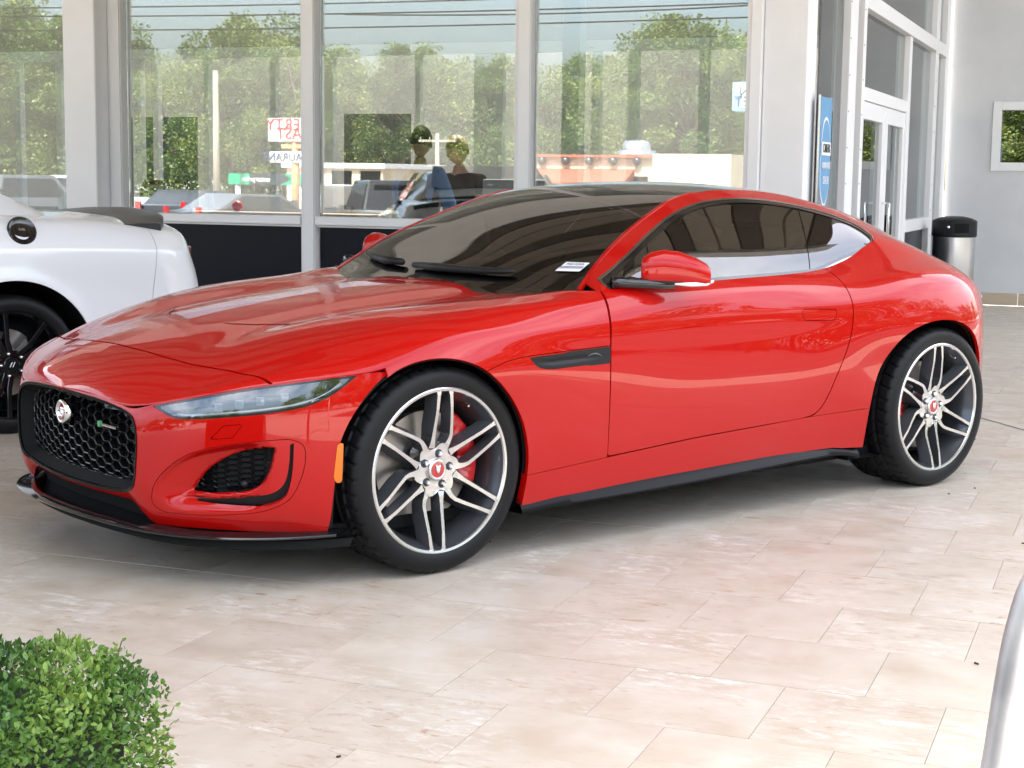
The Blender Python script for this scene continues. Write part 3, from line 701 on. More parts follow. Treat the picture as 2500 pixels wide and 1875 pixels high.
# ---------------------------------------------------------------- red coupe
CAR_O = (-2.87453, 5.12427, 0); CAR_H = 1.06303
def xz(V): return V[:, [0, 2]]
def lane(pts):                       # height of a polyline over x
    P = np.array(pts); return lambda x: np.interp(x, P[:, 0], P[:, 1])
ARCH_F = smooth_poly([(-.402,.06),(-.400,.19),(-.395,.34),(-.378,.474),(-.318,.581),(-.238,.660),(-.148,.702),(-.045,.717),(.052,.706),(.145,.669),(.247,.587),(.318,.491),(.350,.387),(.354,.29),(.345,.183),(.34,.06)], 200)
ARCH_R = smooth_poly([(2.148,.06),(2.146,.200),(2.155,.385),(2.196,.525),(2.274,.618),(2.362,.677),(2.475,.712),(2.60,.721),(2.715,.705),(2.815,.662),(2.905,.585),(2.965,.491),(2.99,.363),(2.99,.2),(2.98,.06)], 200)
DOOR = np.vstack([round_poly([(.724,.316),(.728,.70),(.734,.85),(.744,1.05),(1.4,1.05),(2.00,1.05),(2.016,.932)], .004, 1)[:-2],
                  smooth_poly([(2.016,.932),(2.033,.892),(2.038,.839),(2.040,.756),(2.019,.664),(1.942,.51),(1.884,.413),(1.845,.381),(1.79,.367),(1.564,.357),(1.181,.343),(.85,.3235)], 120, False)])
GLASS = np.vstack([smooth_poly([(.782,.925),(.94,1.000),(1.113,1.080),(1.283,1.146),(1.438,1.184),(1.588,1.201),(1.79,1.202),(2.052,1.174),(2.252,1.133),(2.36,1.099),(2.415,1.066)], 90, False),
                   smooth_poly([(2.405,1.046),(2.30,1.016),(2.115,.981),(1.95,.949),(1.80,.940),(1.60,.936),(1.311,.929),(1.0,.920),(.80,.914)], 70, False)])
VLINE = lane([(-.6,.60),(.10,.655),(.164,.668),(.24,.690),(.322,.700),(.71,.713),(.9,.715)])
SILL = lane([(.2,.283),(.339,.291),(.726,.3155),(1.181,.343),(1.564,.357),(1.80,.3675),(2.10,.376),(2.3,.385)])
SLOW = lane([(.2,.178),(.324,.184),(.51,.198),(1.197,.213),(1.717,.227),(1.97,.228),(2.07,.215),(2.148,.193),(2.3,.19)])
SHUT = lambda w: np.interp(np.abs(w), [0,.14,.326,.472,.578,.681,.773,.83], [-.703,-.702,-.690,-.666,-.639,-.608,-.574,-.545])
COWL = lambda w: np.interp(np.abs(w), [0,.3,.5,.65,.76,.84,.88,.95], [.590,.635,.680,.712,.732,.736,.728,.724])
VENT = round_poly([(.335,.695),(.72,.708),(.721,.654),(.44,.648),(.385,.657)], [.01,.004,.004,.03,.02], 5)
HANDLE = round_poly([(1.752,.797),(1.946,.789),(1.944,.746),(1.758,.752)], [.02,.012,.022,.02], 6)
GAPW = .0028

def bump_map(G, q):
    """(s,z) -> point on the bumper sheet, and inward offset"""
    zt = G[:, 0, 2]; zb = G[:, -1, 2]
    S = grid_surf(G); Nn = S.N.reshape(G.shape)
    if Nn[len(q) // 8, 40, 0] > 0: Nn = -Nn
    def f(s, z, d=0):
        s = np.asarray(s, float); z = np.asarray(z, float); sg = np.where(s < 0, -1., 1.); a = np.abs(s)
        i = np.clip(a / q[-1] * (len(q) - 1), 0, len(q) - 1.001); i0 = i.astype(int); u = i - i0
        t = zt[i0] * (1 - u) + zt[i0 + 1] * u; b = zb[i0] * (1 - u) + zb[i0 + 1] * u
        j = np.clip((t - z) / (t - b), 0, 1) * (G.shape[1] - 1.001); j0 = j.astype(int); v = j - j0
        P = 0; Q = 0
        for di, wi in ((0, 1 - u), (1, u)):
            for dj, wj in ((0, 1 - v), (1, v)):
                P = P + G[i0 + di, j0 + dj] * (wi * wj)[..., None]; Q = Q + Nn[i0 + di, j0 + dj] * (wi * wj)[..., None]
        Q = Q / np.linalg.norm(Q, axis=-1, keepdims=True)
        P = P.copy(); P[..., 2] = z
        R_ = P - Q * np.asarray(d)[..., None]
        R_[..., 1] *= sg; Q = Q.copy(); Q[..., 1] *= sg
        return R_, Q
    return f, Nn

def hex_mesh(fn, poly, dx, dz, hw, hh, wall, depth_face, depth_back, tilt=0.3, keep=.0):
    """honeycomb of separate bevelled cells over an outline given in (s,z)"""
    V = []; F = []
    x0, z0 = poly.min(0); x1, z1 = poly.max(0)
    nc = int((x1 - x0) / dx) + 3; nr = int((z1 - z0) / dz) + 3
    cx = (x0 + x1) / 2; cz = (z0 + z1) / 2
    for c in range(-nc // 2 - 1, nc // 2 + 2):
        for r in range(-nr // 2 - 1, nr // 2 + 2):
            s0 = cx + c * dx; zz = cz + (r + .5 * (c % 2)) * dz
            hexp = np.array([(hw, 0), (hw * .52, hh), (-hw * .52, hh), (-hw, 0), (-hw * .52, -hh), (hw * .52, -hh)])
            if sdf(np.array([[s0, zz]]), poly)[0] > hh * .55: continue
            rings = [(1 + wall, depth_face + .004), (1., depth_face), (.86, depth_face + .002), (.80, depth_back)]
            o = len(V)
            for k, d in rings:
                p = hexp * k + (s0, zz)
                sd = sdf(p, poly)
                if k <= 1.01 and (sd > .004).any():
                    # cell cut by the frame: pull its corners back inside
                    for a in range(6):
                        for _ in range(14):
                            if sdf(p[a:a + 1], poly)[0] <= .003: break
                            p[a] = p[a] * .85 + np.array([cx, cz]) * .15
                P, _ = fn(p[:, 0], p[:, 1], np.full(6, d)); V += [tuple(v) for v in P]
            for k in range(3):
                for a in range(6):
                    F.append((o + k * 6 + a, o + k * 6 + (a + 1) % 6, o + (k + 1) * 6 + (a + 1) % 6, o + (k + 1) * 6 + a))
    return V, F

def sheet(fn, poly, d, step=.008, grow=0, both_sides=False):
    """surface patch at depth d under an outline, clipped to it"""
    x0, z0 = poly.min(0) - .02; x1, z1 = poly.max(0) + .02
    s = np.arange(x0, x1 + step, step); z = np.arange(z0, z1 + step, step)
    SS, ZZ = np.meshgrid(s, z, indexing='ij')
    dd = d(SS, ZZ) if callable(d) else np.full(SS.shape, float(d))
    P, Nn = fn(SS, ZZ, dd)
    S = grid_surf(P)
    if (S.N * Nn.reshape(-1, 3)).sum() < 0: S = Surf(S.V, -S.N, [f[::-1] for f in S.F])
    g = sdf(np.stack([SS.ravel(), ZZ.ravel()], 1), poly) - grow
    return clip(S, g)

def build_coupe():
    root = empty('sports_coupe', CAR_O, CAR_H, 'glossy red two-door sports coupe with black roof parked on the stone paving', 'car')
    red = M['red_paint']
    H, up, low, T = body_grids(430)
    def orient(S, ref):
        c = ((S.V - np.asarray(ref)) * S.N).sum()
        return S if c > 0 else Surf(S.V, -S.N, [f[::-1] for f in S.F])
    ref = (1.2, -.2, .5)
    SH = orient(grid_surf(H), ref); SU = orient(grid_surf(up), ref); SL = orient(grid_surf(low), ref); STp = orient(grid_surf(T), (1.5, 0, .5))
    ncol = H.shape[1]
    col = np.tile(np.arange(ncol), H.shape[0])
    # ---- front block
    gfront = np.where(SH.V[:, 0] < -.225, (col - 98) * .004, -1)
    SHc = clip(SH, gfront)
    SHa = clip(SHc, lambda V: -sdf(xz(V), ARCH_F))
    nose = clip(SHa, lambda V: V[:, 0] - SHUT(V[:, 1]) + .0034)
    surf_obj('nose_panel', flange(both(nose), .012, lambda p: abs(p[1]) > .002 or p[0] > -.75), red, root)
    back = clip(SHa, lambda V: SHUT(V[:, 1]) + .0034 - V[:, 0])
    back = clip(back, lambda V: V[:, 0] - COWL(V[:, 1]) + .002)
    hood = clip(back, lambda V: np.where(V[:, 1] > .8, VLINE(V[:, 0]) + .0012 - V[:, 2], -1))
    hood = clip(hood, lambda V: np.where(V[:, 1] > .8, -sdf(xz(V), VENT), 1e-3 * -1))
    ho = surf_obj('hood', flange(both(hood), .014, lambda p: abs(p[1]) > .002), red, root)
    for sg in (1, -1):
        mb = MB(); pts_ = []
        for u in np.linspace(0, 1, 14):
            xq, wq_ = -.40 + .115 * u + .02 * u * u, .19 + .22 * u
            i_ = ((H[:, :, 0] - xq)**2 + (H[:, :, 1] - wq_)**2).argmin(); p_ = H.reshape(-1, 3)[i_]; pts_.append((p_[0], -sg * p_[1], p_[2] + .0005))
        mb.tube(pts_, [.0005] + [.0016] * 12 + [.0005], 6); mb.build('hood_louvre', M['black_matte'], ho, True)
    fender = clip(back, lambda V: np.where(V[:, 1] > .8, V[:, 2] - VLINE(V[:, 0]) + .0012, 1))
    fender = clip(fender, lambda V: -sdf(xz(V), VENT))
    fender = clip(fender, lambda V: SILL(V[:, 0]) + .001 - V[:, 2])
    fender = flange(clip(fender, lambda V: .1 - V[:, 0]), .014)
    # ---- sill
    s1 = clip(clip(SHa, lambda V: .1 - V[:, 0]), lambda V: V[:, 0] - .727)
    s2 = clip(clip(SL, lambda V: .727 - V[:, 0]), lambda V: V[:, 0] - 2.3)
    sill = join(s1, s2)
    sill = clip(sill, lambda V: V[:, 2] - SILL(V[:, 0]) + .001); sill = clip(sill, lambda V: SLOW(V[:, 0]) - V[:, 2])
    sill = flange(clip(sill, lambda V: -sdf(xz(V), ARCH_R)), .03)
    # ---- door / quarter
    dsd = sdf(xz(SL.V), DOOR)
    door = clip(SL, dsd + GAPW); hs = sdf(xz(door.V), HANDLE)
    handle = clip(door, hs + .0012); door = flange(clip(door, .0012 - hs), .014); handle = flange(handle, .008)
    quarter = clip(SL, GAPW - dsd); quarter = clip(quarter, lambda V: 1.2 - V[:, 0])
    quarter = clip(quarter, lambda V: SILL(V[:, 0]) + .001 - V[:, 2])
    quarter = clip(quarter, lambda V: -sdf(xz(V), ARCH_R))
    quarter = flange(clip(quarter, lambda V: V[:, 0] - 3.10 - .06 * np.clip((.8 - V[:, 2]) * 4, 0, 1)), .014)
    rb = clip(SL, lambda V: 3.104 + .06 * np.clip((.8 - V[:, 2]) * 4, 0, 1) - V[:, 0]); rb = flange(rb, .014)
    # ---- upper side: rail, trim, glass
    gs = sdf(xz(SU.V), GLASS)
    gs = np.where(SU.V[:, 0] > 2.5, .05, gs)
    split = lambda V: V[:, 0] - (1.905 + (V[:, 2] - .934) * .50)
    rail = clip(SU, .0185 - gs); rail = clip(rail, lambda V: .735 - V[:, 0])
    rail = flange(rail, .008)

    def band(lo, hi):
        A = clip(SU, lo - gs); g2 = sdf(xz(A.V), GLASS); g2 = np.where(A.V[:, 0] > 2.5, .05, g2); return clip(clip(A, g2 - hi), lambda V: .75 - V[:, 0])
    chrome = band(.0125, .0185); seal = band(0., .0125)
    chrome.V = chrome.V + chrome.N * .002
    glass = clip(SU, gs); glass.V = glass.V - glass.N * .003
    gd = clip(glass, lambda V: split(V) + .003); gq = clip(glass, lambda V: .003 - split(V))
    for side in (0, 1):
        f = (lambda S: S) if side == 0 else mirror
        surf_obj('fender', f(fender), red, root); surf_obj('sill_panel', f(sill), red, root)
        d = surf_obj('door', f(door), red, root)
        surf_obj('door_handle', f(handle), red, d)
        surf_obj('door_glass', f(gd), M['car_glass'], d)
        surf_obj('quarter_panel', f(quarter), red, root)
        surf_obj('quarter_glass', f(gq), M['car_glass'], root)
        surf_obj('roof_rail', f(rail), red, root)
        surf_obj('window_trim', f(chrome), M['trim_metal'], root); surf_obj('window_seal', f(seal), M['black_gloss'], root)
    for f in (lambda S: S, mirror): surf_obj('rear_bumper', f(rb), red, root)
    # rear face
    Lr = low[-1]; V = [tuple(p) for p in Lr] + [(p[0], -p[1], p[2]) for p in Lr[::-1]]
    V2 = [(x + .06 * (1 - (w / .62)**2), w, z) for x, w, z in V]
    n = len(Lr); Fq = []
    top = Lr[0]; Vg = []
    for k in range(n):
        for j in range(13):
            u = j / 12 * 2 - 1; p = Lr[k]; Vg.append((p[0] + .07 * (1 - u * u), p[1] * u, p[2]))
    for k in range(n - 1):
        for j in range(12): Fq.append((k * 13 + j, k * 13 + j + 1, (k + 1) * 13 + j + 1, (k + 1) * 13 + j))
    mesh_obj('rear_panel', [(x, -w, z) for x, w, z in Vg], Fq, red, root)
    # tail lamps
    for sg in (1, -1):
        mb = MB(); pts = []
        for k, (x, w, z) in enumerate([(3.16,.765,.80),(3.26,.695,.795),(3.36,.60,.79),(3.44,.47,.785),(3.48,.30,.78)]):
            pts.append((x - .01, -sg * (w - .022), z - .02))
        mb.tube(pts, [.012, .022, .026, .026, .02], 8); mb.build('tail_lamp', mat('tail_lamp', (.25, .003, .004), .08, coat=.8), root, True)
    # ---- top: windshield, roof, hatch
    wsx = lambda w: 1.415 + .09 * (1 - (w / .56)**2) * 0 + .02 * (np.abs(w) / .56)**2
    ed = lambda V: np.interp(V[:, 0], [p[0] for p in R2], [p[1] for p in R2]) - np.abs(V[:, 1])     # distance to the rail
    STe = clip(STp, lambda V: ed(V) - .017 * np.clip((1.5 - V[:, 0]) / .15, 0, 1)); STe = clip(STe, lambda V: .70 - V[:, 0]); STe = clip(STe, lambda V: V[:, 0] - 1.5)
    STe.V = STe.V + STe.N * .004
    for f in (lambda S: S, mirror): surf_obj('pillar_lip', f(flange(STe, .012)), red, root)
    ws = clip(STp, lambda V: V[:, 0] - wsx(V[:, 1]) + .002); ws = clip(ws, lambda V: .52 - V[:, 0])
    frit = clip(ws, lambda V: np.minimum(ed(V) - .028, wsx(V[:, 1]) - V[:, 0] - .04)); 
    pane = clip(ws, lambda V: .028 - ed(V)); pane = clip(pane, lambda V: .04 - (wsx(V[:, 1]) - V[:, 0]))
    fr2 = clip(clip(ws, lambda V: .028 - ed(V)), lambda V: (wsx(V[:, 1]) - V[:, 0]) - .04)
    wo_ = surf_obj('windshield', both(pane), M['car_glass'], root)
    surf_obj('glass_border', both(join(clip(ws, lambda V: ed(V) - .028), fr2)), M['black_gloss'], wo_)
    roof = clip(clip(STp, lambda V: wsx(V[:, 1]) + .002 - V[:, 0]), lambda V: V[:, 0] - 2.19)
    surf_obj('roof', flange(both(roof), .006, lambda p: abs(p[1]) > .002), M['black_gloss'], root)
    hatch = clip(clip(STp, lambda V: 2.194 - V[:, 0]), lambda V: V[:, 0] - 3.0)
    hg = clip(hatch, lambda V: .05 - ed(V)); hf = clip(hatch, lambda V: ed(V) - .05)
    hb = surf_obj('hatch', both(join(hf, clip(STp, lambda V: 3.0 - V[:, 0]))), red, root)
    surf_obj('hatch_glass', both(hg), M['car_glass'], hb)
    # ---- front bumper
    G, q = bumper_grid(); fn, Nn = bump_map(G, q)
    zt = lambda s: np.interp(np.abs(s), q, G[:, 0, 2])
    half = np.array([(0,.5835),(.1,.583),(.22,.578),(.32,.569),(.405,.553),(.440,.537),(.457,.512),(.465,.46),(.460,.39),(.452,.345),(.437,.313),(.40,.294),(.3,.281),(.188,.276),(0,.274)])
    GR = smooth_poly(np.vstack([half, (half[1:-1] * (-1, 1))[::-1]]), 260)
    HLb = smooth_poly([(.512,.577),(.530,.570),(.559,.560),(.600,.5455),(.675,.546),(.774,.555),(.885,.566),(.996,.584),(1.068,.610),(1.123,.643),(1.17,.676)], 90, False)
    st = np.linspace(1.168, .514, 60); HL = np.vstack([HLb, np.stack([st, zt(st) - .0045], 1)])
    FOG = smooth_poly([(.512,.272),(.522,.325),(.575,.388),(.655,.440),(.774,.470),(.896,.484),(.962,.484),(.994,.466),(1.001,.425),(.982,.348),(.950,.295),(.88,.262),(.769,.248),(.609,.243),(.540,.249)], 150)
    MESH = np.vstack([smooth_poly([(.640,.315),(.66,.345),(.697,.387),(.774,.434),(.84,.452),(.905,.462)], 40, False), smooth_poly([(.908,.455),(.899,.415),(.886,.375),(.862,.342),(.83,.325),(.78,.318),(.70,.315)], 40, False)])
    SLOTP = np.vstack([smooth_poly([(.954,.470),(.951,.41),(.938,.352),(.912,.324),(.86,.309),(.75,.298),(.66,.293)], 40, False), smooth_poly([(.66,.286),(.75,.279),(.83,.276),(.90,.281),(.940,.305),(.957,.355),(.964,.42),(.966,.476)], 40, False)])
    BLADE = np.vstack([smooth_poly([(.912,.470),(.908,.455),(.899,.415),(.886,.375),(.862,.342),(.83,.325),(.78,.318),(.70,.315),(.60,.297)], 40, False), smooth_poly([(.66,.293),(.75,.298),(.86,.309),(.912,.324),(.938,.352),(.951,.41),(.954,.470)], 40, False)])
    SV, ZV = np.meshgrid(q, np.arange(G.shape[1]), indexing='ij')
    P2 = np.stack([SV.ravel(), G[..., 2].ravel()], 1)
    gF = sdf(P2, FOG); gM = sdf(P2, MESH); gB = sdf(P2, BLADE)
    def fogdepth(S2, Z2):
        p = np.stack([np.ravel(S2), np.ravel(Z2)], 1); a = sdf(p, FOG); b = sdf(p, MESH); c = sdf(p, BLADE)
        base = .042 * np.clip(1 - b / .115, 0, 1)**1.25 * sstep(0, .02, -a)
        right = sstep(.80, .90, p[:, 0]) * (b > 0)
        base = base * (1 - right) 
        base = np.where((p[:, 1] < .30), base * sstep(.245, .30, p[:, 1]), base)
        base = np.where(c < 0, np.minimum(base, .006 + .02 * sstep(.75, .62, p[:, 0])), base)
        base = np.where(b < 0, .046, base)
        return base.reshape(np.shape(S2))
    S0 = grid_surf(G); S0 = S0 if S0.N[len(S0.N) // 16, 0] < 0 else Surf(S0.V, -S0.N, [f[::-1] for f in S0.F])
    S0.V = S0.V  # plain skin
    marker_poly = round_poly([(1.118,.470),(1.099,.466),(1.087,.360),(1.097,.342),(1.114,.345)], .008, 4)
    wash = round_poly([(.714,.486),(.757,.529),(.815,.534),(.782,.491)], .008, 4)
    mask = [sdf(P2, GR), sdf(P2, HL), gF, sdf(P2, marker_poly)]
    S1 = S0
    for poly in (GR, HL, FOG, marker_poly):
        # (s,z) of every vertex is carried through the clips by nearest plan position
        S1 = clip(S1, -sdf(sz_of(S1.V, G, q), poly) + (.0011 if poly is FOG else 0))
    S1 = clip(S1, -sdf(xz(S1.V), ARCH_F))
    ws_ = sdf(sz_of(S1.V, G, q), wash); washer = clip(S1, ws_ + .0008); S1 = clip(S1, .0008 - ws_)
    bo = surf_obj('front_bumper', flange(both(S1), .016, lambda p: abs(p[1]) > .002), red, root)
    for f in (lambda S: S, mirror):
        surf_obj('washer_cover', flange(f(washer), .006), red, bo)
        mk = sheet(fn, marker_poly, -.002, .006); surf_obj('side_marker', flange(f(mk), .01), M['amber'], bo)
        fs = sheet(fn, FOG, fogdepth, .005); pz = sz_of2(fs, fn)
        fs = clip(fs, -sdf(sz_of(fs.V, G, q), MESH)); fs = clip(fs, -sdf(sz_of(fs.V, G, q), SLOTP)); fs = clip(fs, sdf(sz_of(fs.V, G, q), FOG) + .001)
        fs = recompute(fs)
        fo = surf_obj('fog_surround', flange(f(fs), .02), red, root)
        surf_obj('air_slot', f(sheet(fn, SLOTP, .028, .008, .006)), M['black_plastic'], fo)
        surf_obj('mesh_backing', f(sheet(fn, MESH, .075, .012, .02)), M['black_matte'], fo)
        V, F = hex_mesh(fn, MESH, .0425, .0178, .0235, .0078, .08, .046, .060)
        V = [(x, -w if f is not mirror else w, z) for x, w, z in V]; mesh_obj('fog_mesh', V, F, M['mesh_black'], fo, False)
        P, _ = fn(np.array([.812]), np.array([.337]), np.array([.040])); p = P[0]; sg = 1 if f is not mirror else -1
        mb = MB(); mb.sphere((0, 0, 0), (.013, .013, .013), 12, 8); o = mb.build('parking_sensor', M['black_plastic'], fo, True); o.location = (p[0], -sg * p[1], p[2])
        # headlight
        hl = sheet(fn, HL, .002, .006); hz = sz_of(hl.V, G, q)
        inner = clip(hl, sdf(hz, HL) + .007); rim = clip(hl, -.007 - sdf(hz, HL))
        lo = surf_obj('headlight', f(flange(rim, .02)), M['black_gloss'], root)
        surf_obj('lens', f(inner), M['lamp_glass'], lo)
        hd = lambda S2, Z2: .012 + .035 * sstep(0, .03, -sdf(np.stack([np.ravel(S2), np.ravel(Z2)], 1), HL)).reshape(np.shape(S2))
        surf_obj('lamp_bowl', f(recompute(sheet(fn, HL, hd, .006))), M['lamp_bowl'], lo)
        for k, (s_, z_) in enumerate(((.735,.584),(.80,.595),(.865,.605),(.94,.615))):
            mb = MB(); P, Q = fn(np.array([s_, s_ + .02]), np.array([z_, z_]), np.array([.030, .030])); a, b = P
            t = Vector(b - a).normalized(); nrm = Vector(Q[0]); upv = Vector((0, 0, 1))
            Mx = Matrix((( t[0], upv[0], nrm[0], a[0]), (t[1], upv[1], nrm[1], a[1]), (t[2], upv[2], nrm[2], a[2]), (0, 0, 0, 1)))
            mb.box((-.013, -.014, -.01), (.013, .014, .012), Mx); mb.V = [(x, -w if f is not mirror else w, z) for x, w, z in mb.V]
            mb.build('led_cube', M['lamp_cube'], lo, bevel=.003)
        # running-light blade along the lower edge
        sl = np.linspace(.60, 1.12, 40); zl = np.interp(sl, HLb[:, 0], HLb[:, 1]) + .013
        P, _ = fn(sl, zl, np.full(40, .020)); mb = MB(); mb.tube([(x, -w if f is not mirror else w, z) for x, w, z in P], .0045, 6); mb.build('light_blade', M['lamp_crystal'], lo, True)
    # ledge behind the crease line
    V = []; F = []
    for sg in (1, -1):
        o = len(V)
        for i in range(0, len(q), 3):
            p = G[i, 0]; nn_ = Nn[i, 3]
            V += [(p[0] - nn_[0] * .0015, -sg * (p[1] - nn_[1] * .0015), p[2] - .002), (p[0] - nn_[0] * .03, -sg * (p[1] - nn_[1] * .03), p[2] + .001)]
        m_ = (len(V) - o) // 2; F += [(o + 2 * i, o + 2 * i + 1, o + 2 * i + 3, o + 2 * i + 2) for i in range(m_ - 1)]
    mesh_obj('bumper_ledge', V, F, red, bo)
    # grille
    gfr = sheet(fn, GR, .0, .010, .0); gz = sz_of(gfr.V, G, q)
    fr = sheet(fn, GR, lambda a, b: .012 * sstep(0, .02, -sdf(np.stack([np.ravel(a), np.ravel(b)], 1), GR)).reshape(np.shape(a)) - .003, .006)
    frz = sz_of(fr.V, G, q)
    gl = empty('grille'); gl.parent = root
    ring = recompute(clip(fr, -.009 - sdf(frz, GR)))
    surf_obj('grille_frame', flange(ring, .05), M['trim_black'], gl)
    surf_obj('grille_backing', sheet(fn, GR, .11, .02), M['black_matte'], gl)
    wall = []
    gp = GR * .984 + np.array([0, .425 * .016]); P0, _ = fn(gp[:, 0], gp[:, 1], np.full(len(gp), .008)); P1, _ = fn(gp[:, 0] * .965, .427 + (gp[:, 1] - .427) * .945, np.full(len(gp), .06))
    n = len(gp); mesh_obj('grille_duct', [(x, -w, z) for x, w, z in np.vstack([P0, P1])], [(i, (i + 1) % n, n + (i + 1) % n, n + i) for i in range(n)], M['black_matte'], gl)
    GI = GR * .955 + np.array([0, .427 * .045])
    V, F = hex_mesh(fn, GI, .0475, .0415, .0305, .0188, .06, .048, .072)
    mesh_obj('grille_mesh', [(x, -w, z) for x, w, z in V], F, M['mesh_black'], gl, False)
    # round emblem on the grille
    P, Q = fn(np.array([.0]), np.array([.506]), np.array([.03])); c = P[0]
    em = empty('emblem', (c[0] - .004, -c[1], c[2])); em.parent = root
    mb = MB(); mb.lathe([(.0, -.004), (.028, -.004), (.028, -.010), (.0345, -.016), (.040, -.012), (.042, .006)], n=32, axis='x'); mb.build('emblem_ring', M['chrome'], em, True)
    mb = MB(); mb.lathe([(.0, -.007), (.0285, -.007)], n=32, axis='x'); mb.build('emblem_disc', mat('emblem_red', (.35, .01, .015), .2, coat=1), em)
    mb = MB(); mb.sphere((-.008, .000, -.004), (.006, .011, .014), 10, 8); mb.sphere((-.008, .007, .010), (.004, .005, .006), 8, 6); mb.sphere((-.008, -.008, .010), (.004, .005, .006), 8, 6); mb.sphere((-.011, .001, -.014), (.005, .007, .006), 8, 6)
    mb.build('emblem_relief', M['chrome'], em, True)
    bg_ = empty('grille_badge'); bg_.parent = root
    P, Q = fn(np.array([.225, .245, .322]), np.array([.490, .489, .486]), np.array([.034, .034, .034]))
    mb = MB(); a = P[0]; mb.lathe([(0, -.004), (.010, -.004), (.011, .004)], (a[0], -a[1], a[2]), 16, 'x'); mb.build('badge_roundel', mat('badge_green', (.10, .35, .16), .3), bg_)
    mb = MB(); a, b = P[1], P[2]; mb.tube([(a[0], -a[1], a[2]), (b[0], -b[1], b[2])], .0045, 6); mb.build('badge_bar', M['chrome'], bg_)
    # lower mouth and splitter
    tz = np.linspace(-.47, .47, 40); mw = MB()
    def plan(w): return np.interp(np.abs(w), [p[0] for p in BP], [p[1] for p in BP])
    V = []
    for w in tz: x = plan(w); V += [(x + .045, -w, .285), (x + .10, -w, .16)]
    mesh_obj('lower_intake', V, [(2 * i, 2 * i + 1, 2 * i + 3, 2 * i + 2) for i in range(39)], M['black_matte'], root)
    SPL = np.array([(0,-.962),(.12,-.958),(.25,-.943),(.38,-.912),(.50,-.868),(.62,-.795),(.72,-.70),(.80,-.585),(.85,-.475),(.872,-.40)])
    wq = np.r_[np.linspace(0, .872, 50)]; xs = nspline(SPL[:, 0], SPL[:, 1], wq)
    zs = .205 - .022 * sstep(.1, .8, wq)
    def strip(outs):
        V = []; F = []; n = len(wq); m = len(outs)
        for sg in (1, -1):
            o = len(V)
            for i in range(n):
                for dx, dz in outs: V.append((xs[i] + dx, -sg * wq[i], zs[i] + dz))
            for i in range(n - 1):
                for j in range(m - 1):
                    f = (o + i * m + j, o + i * m + j + 1, o + (i + 1) * m + j + 1, o + (i + 1) * m + j); F.append(f if sg > 0 else f[::-1])
        return V, F
    V, F = strip([(.16, .006), (.055, .003), (.014, -.004), (.010, -.008), (.014, -.012), (.06, -.018), (.16, -.020)]); mesh_obj('splitter', V, F, M['black_gloss'], root, True, None, 40)
    V, F = strip([(.12, -.02), (.075, -.022), (.065, -.046), (.07, -.050), (.14, -.050)])
    mesh_obj('lip_spoiler', V, F, M['black_matte'], root, True, None, 40)
    # skirt blade under the sill
    xk = np.linspace(.34, 2.14, 60)
    for sg in (1, -1):
        V = []
        for x in xk:
            zl = float(SLOW(x)); k = 1 - .6 * abs((x - 1.25) / .9)**3
            for dw, dz in ((-.05, .03), (-.012, .012), (.012 * k, -.012 - .018 * k), (.010 * k, -.018 - .020 * k), (-.03, -.02 - .02 * k), (-.2, -.03)): V.append((x, -sg * (.902 + dw), zl + dz))
        F = []
        for i in range(59):
            for j in range(5):
                f = (i * 6 + j, (i + 1) * 6 + j, (i + 1) * 6 + j + 1, i * 6 + j + 1); F.append(f if sg > 0 else f[::-1])
        mesh_obj('side_skirt', V, F, M['trim_black'], root, True, None, 40)
    # side vent with its dark dished insert
    for sg in (1, -1):
        xs_ = np.linspace(.30, .74, 45); zs_ = np.linspace(.63, .72, 16); XX, ZZ = np.meshgrid(xs_, zs_, indexing='ij')
        dep = .004 + .030 * sstep(.012, .05, -sdf(np.stack([XX.ravel(), ZZ.ravel()], 1), VENT)).reshape(XX.shape) * sstep(.74, .52, XX)
        S = grid_surf(np.stack([XX, .928 - .012 * (XX - .2) - dep, ZZ], -1)); S = S if S.N[:, 1].mean() > 0 else Surf(S.V, -S.N, [f_[::-1] for f_ in S.F])
        S = clip(S, sdf(xz(S.V), VENT) - .003); S = S if sg > 0 else mirror(S)
        vo = surf_obj('side_vent', S, M['black_plastic'], root)
        mb = MB()
        for a in range(4):
            for b in range(3):
                cx_ = .372 + a * .018 + b * .006; cz_ = .688 - b * .012
                if cz_ > .655: mb.lathe([(.0065, -.002), (.0085, .001), (.0065, .003)], (cx_, -sg * .908, cz_), 6, 'y')
        mb.build('vent_mesh', M['alloy_dark'], vo)
        mb = MB(); mb.tube([(.615, -sg * .917, .682), (.635, -sg * .917, .689), (.655, -sg * .917, .690), (.672, -sg * .917, .684), (.688, -sg * .917, .676)], [.001, .003, .004, .003, .001], 6); mb.build('leaping_emblem', M['alloy_dark'], vo, True)
    # inner shell that closes the gaps, floor pan, wheel housings
    for sg in (1, -1):
        f = (lambda S: S) if sg > 0 else mirror
        A = clip(grid_surf(H[::3, ::3]), lambda V: -sdf(xz(V), ARCH_F * 1.0) + 0 * V[:, 0]); A = orient(A, ref); A = clip(A, lambda V: V[:, 0] - COWL(V[:, 1]) - .02); A = clip(A, lambda V: -.70 - V[:, 0])
        Bq = orient(grid_surf(low[::3, ::3]), ref); Bq = clip(Bq, lambda V: -sdf(xz(V), ARCH_R))
        J = join(A, Bq); J.V = J.V - J.N * .03
        surf_obj('inner_shell', f(J), M['black_matte'], root)
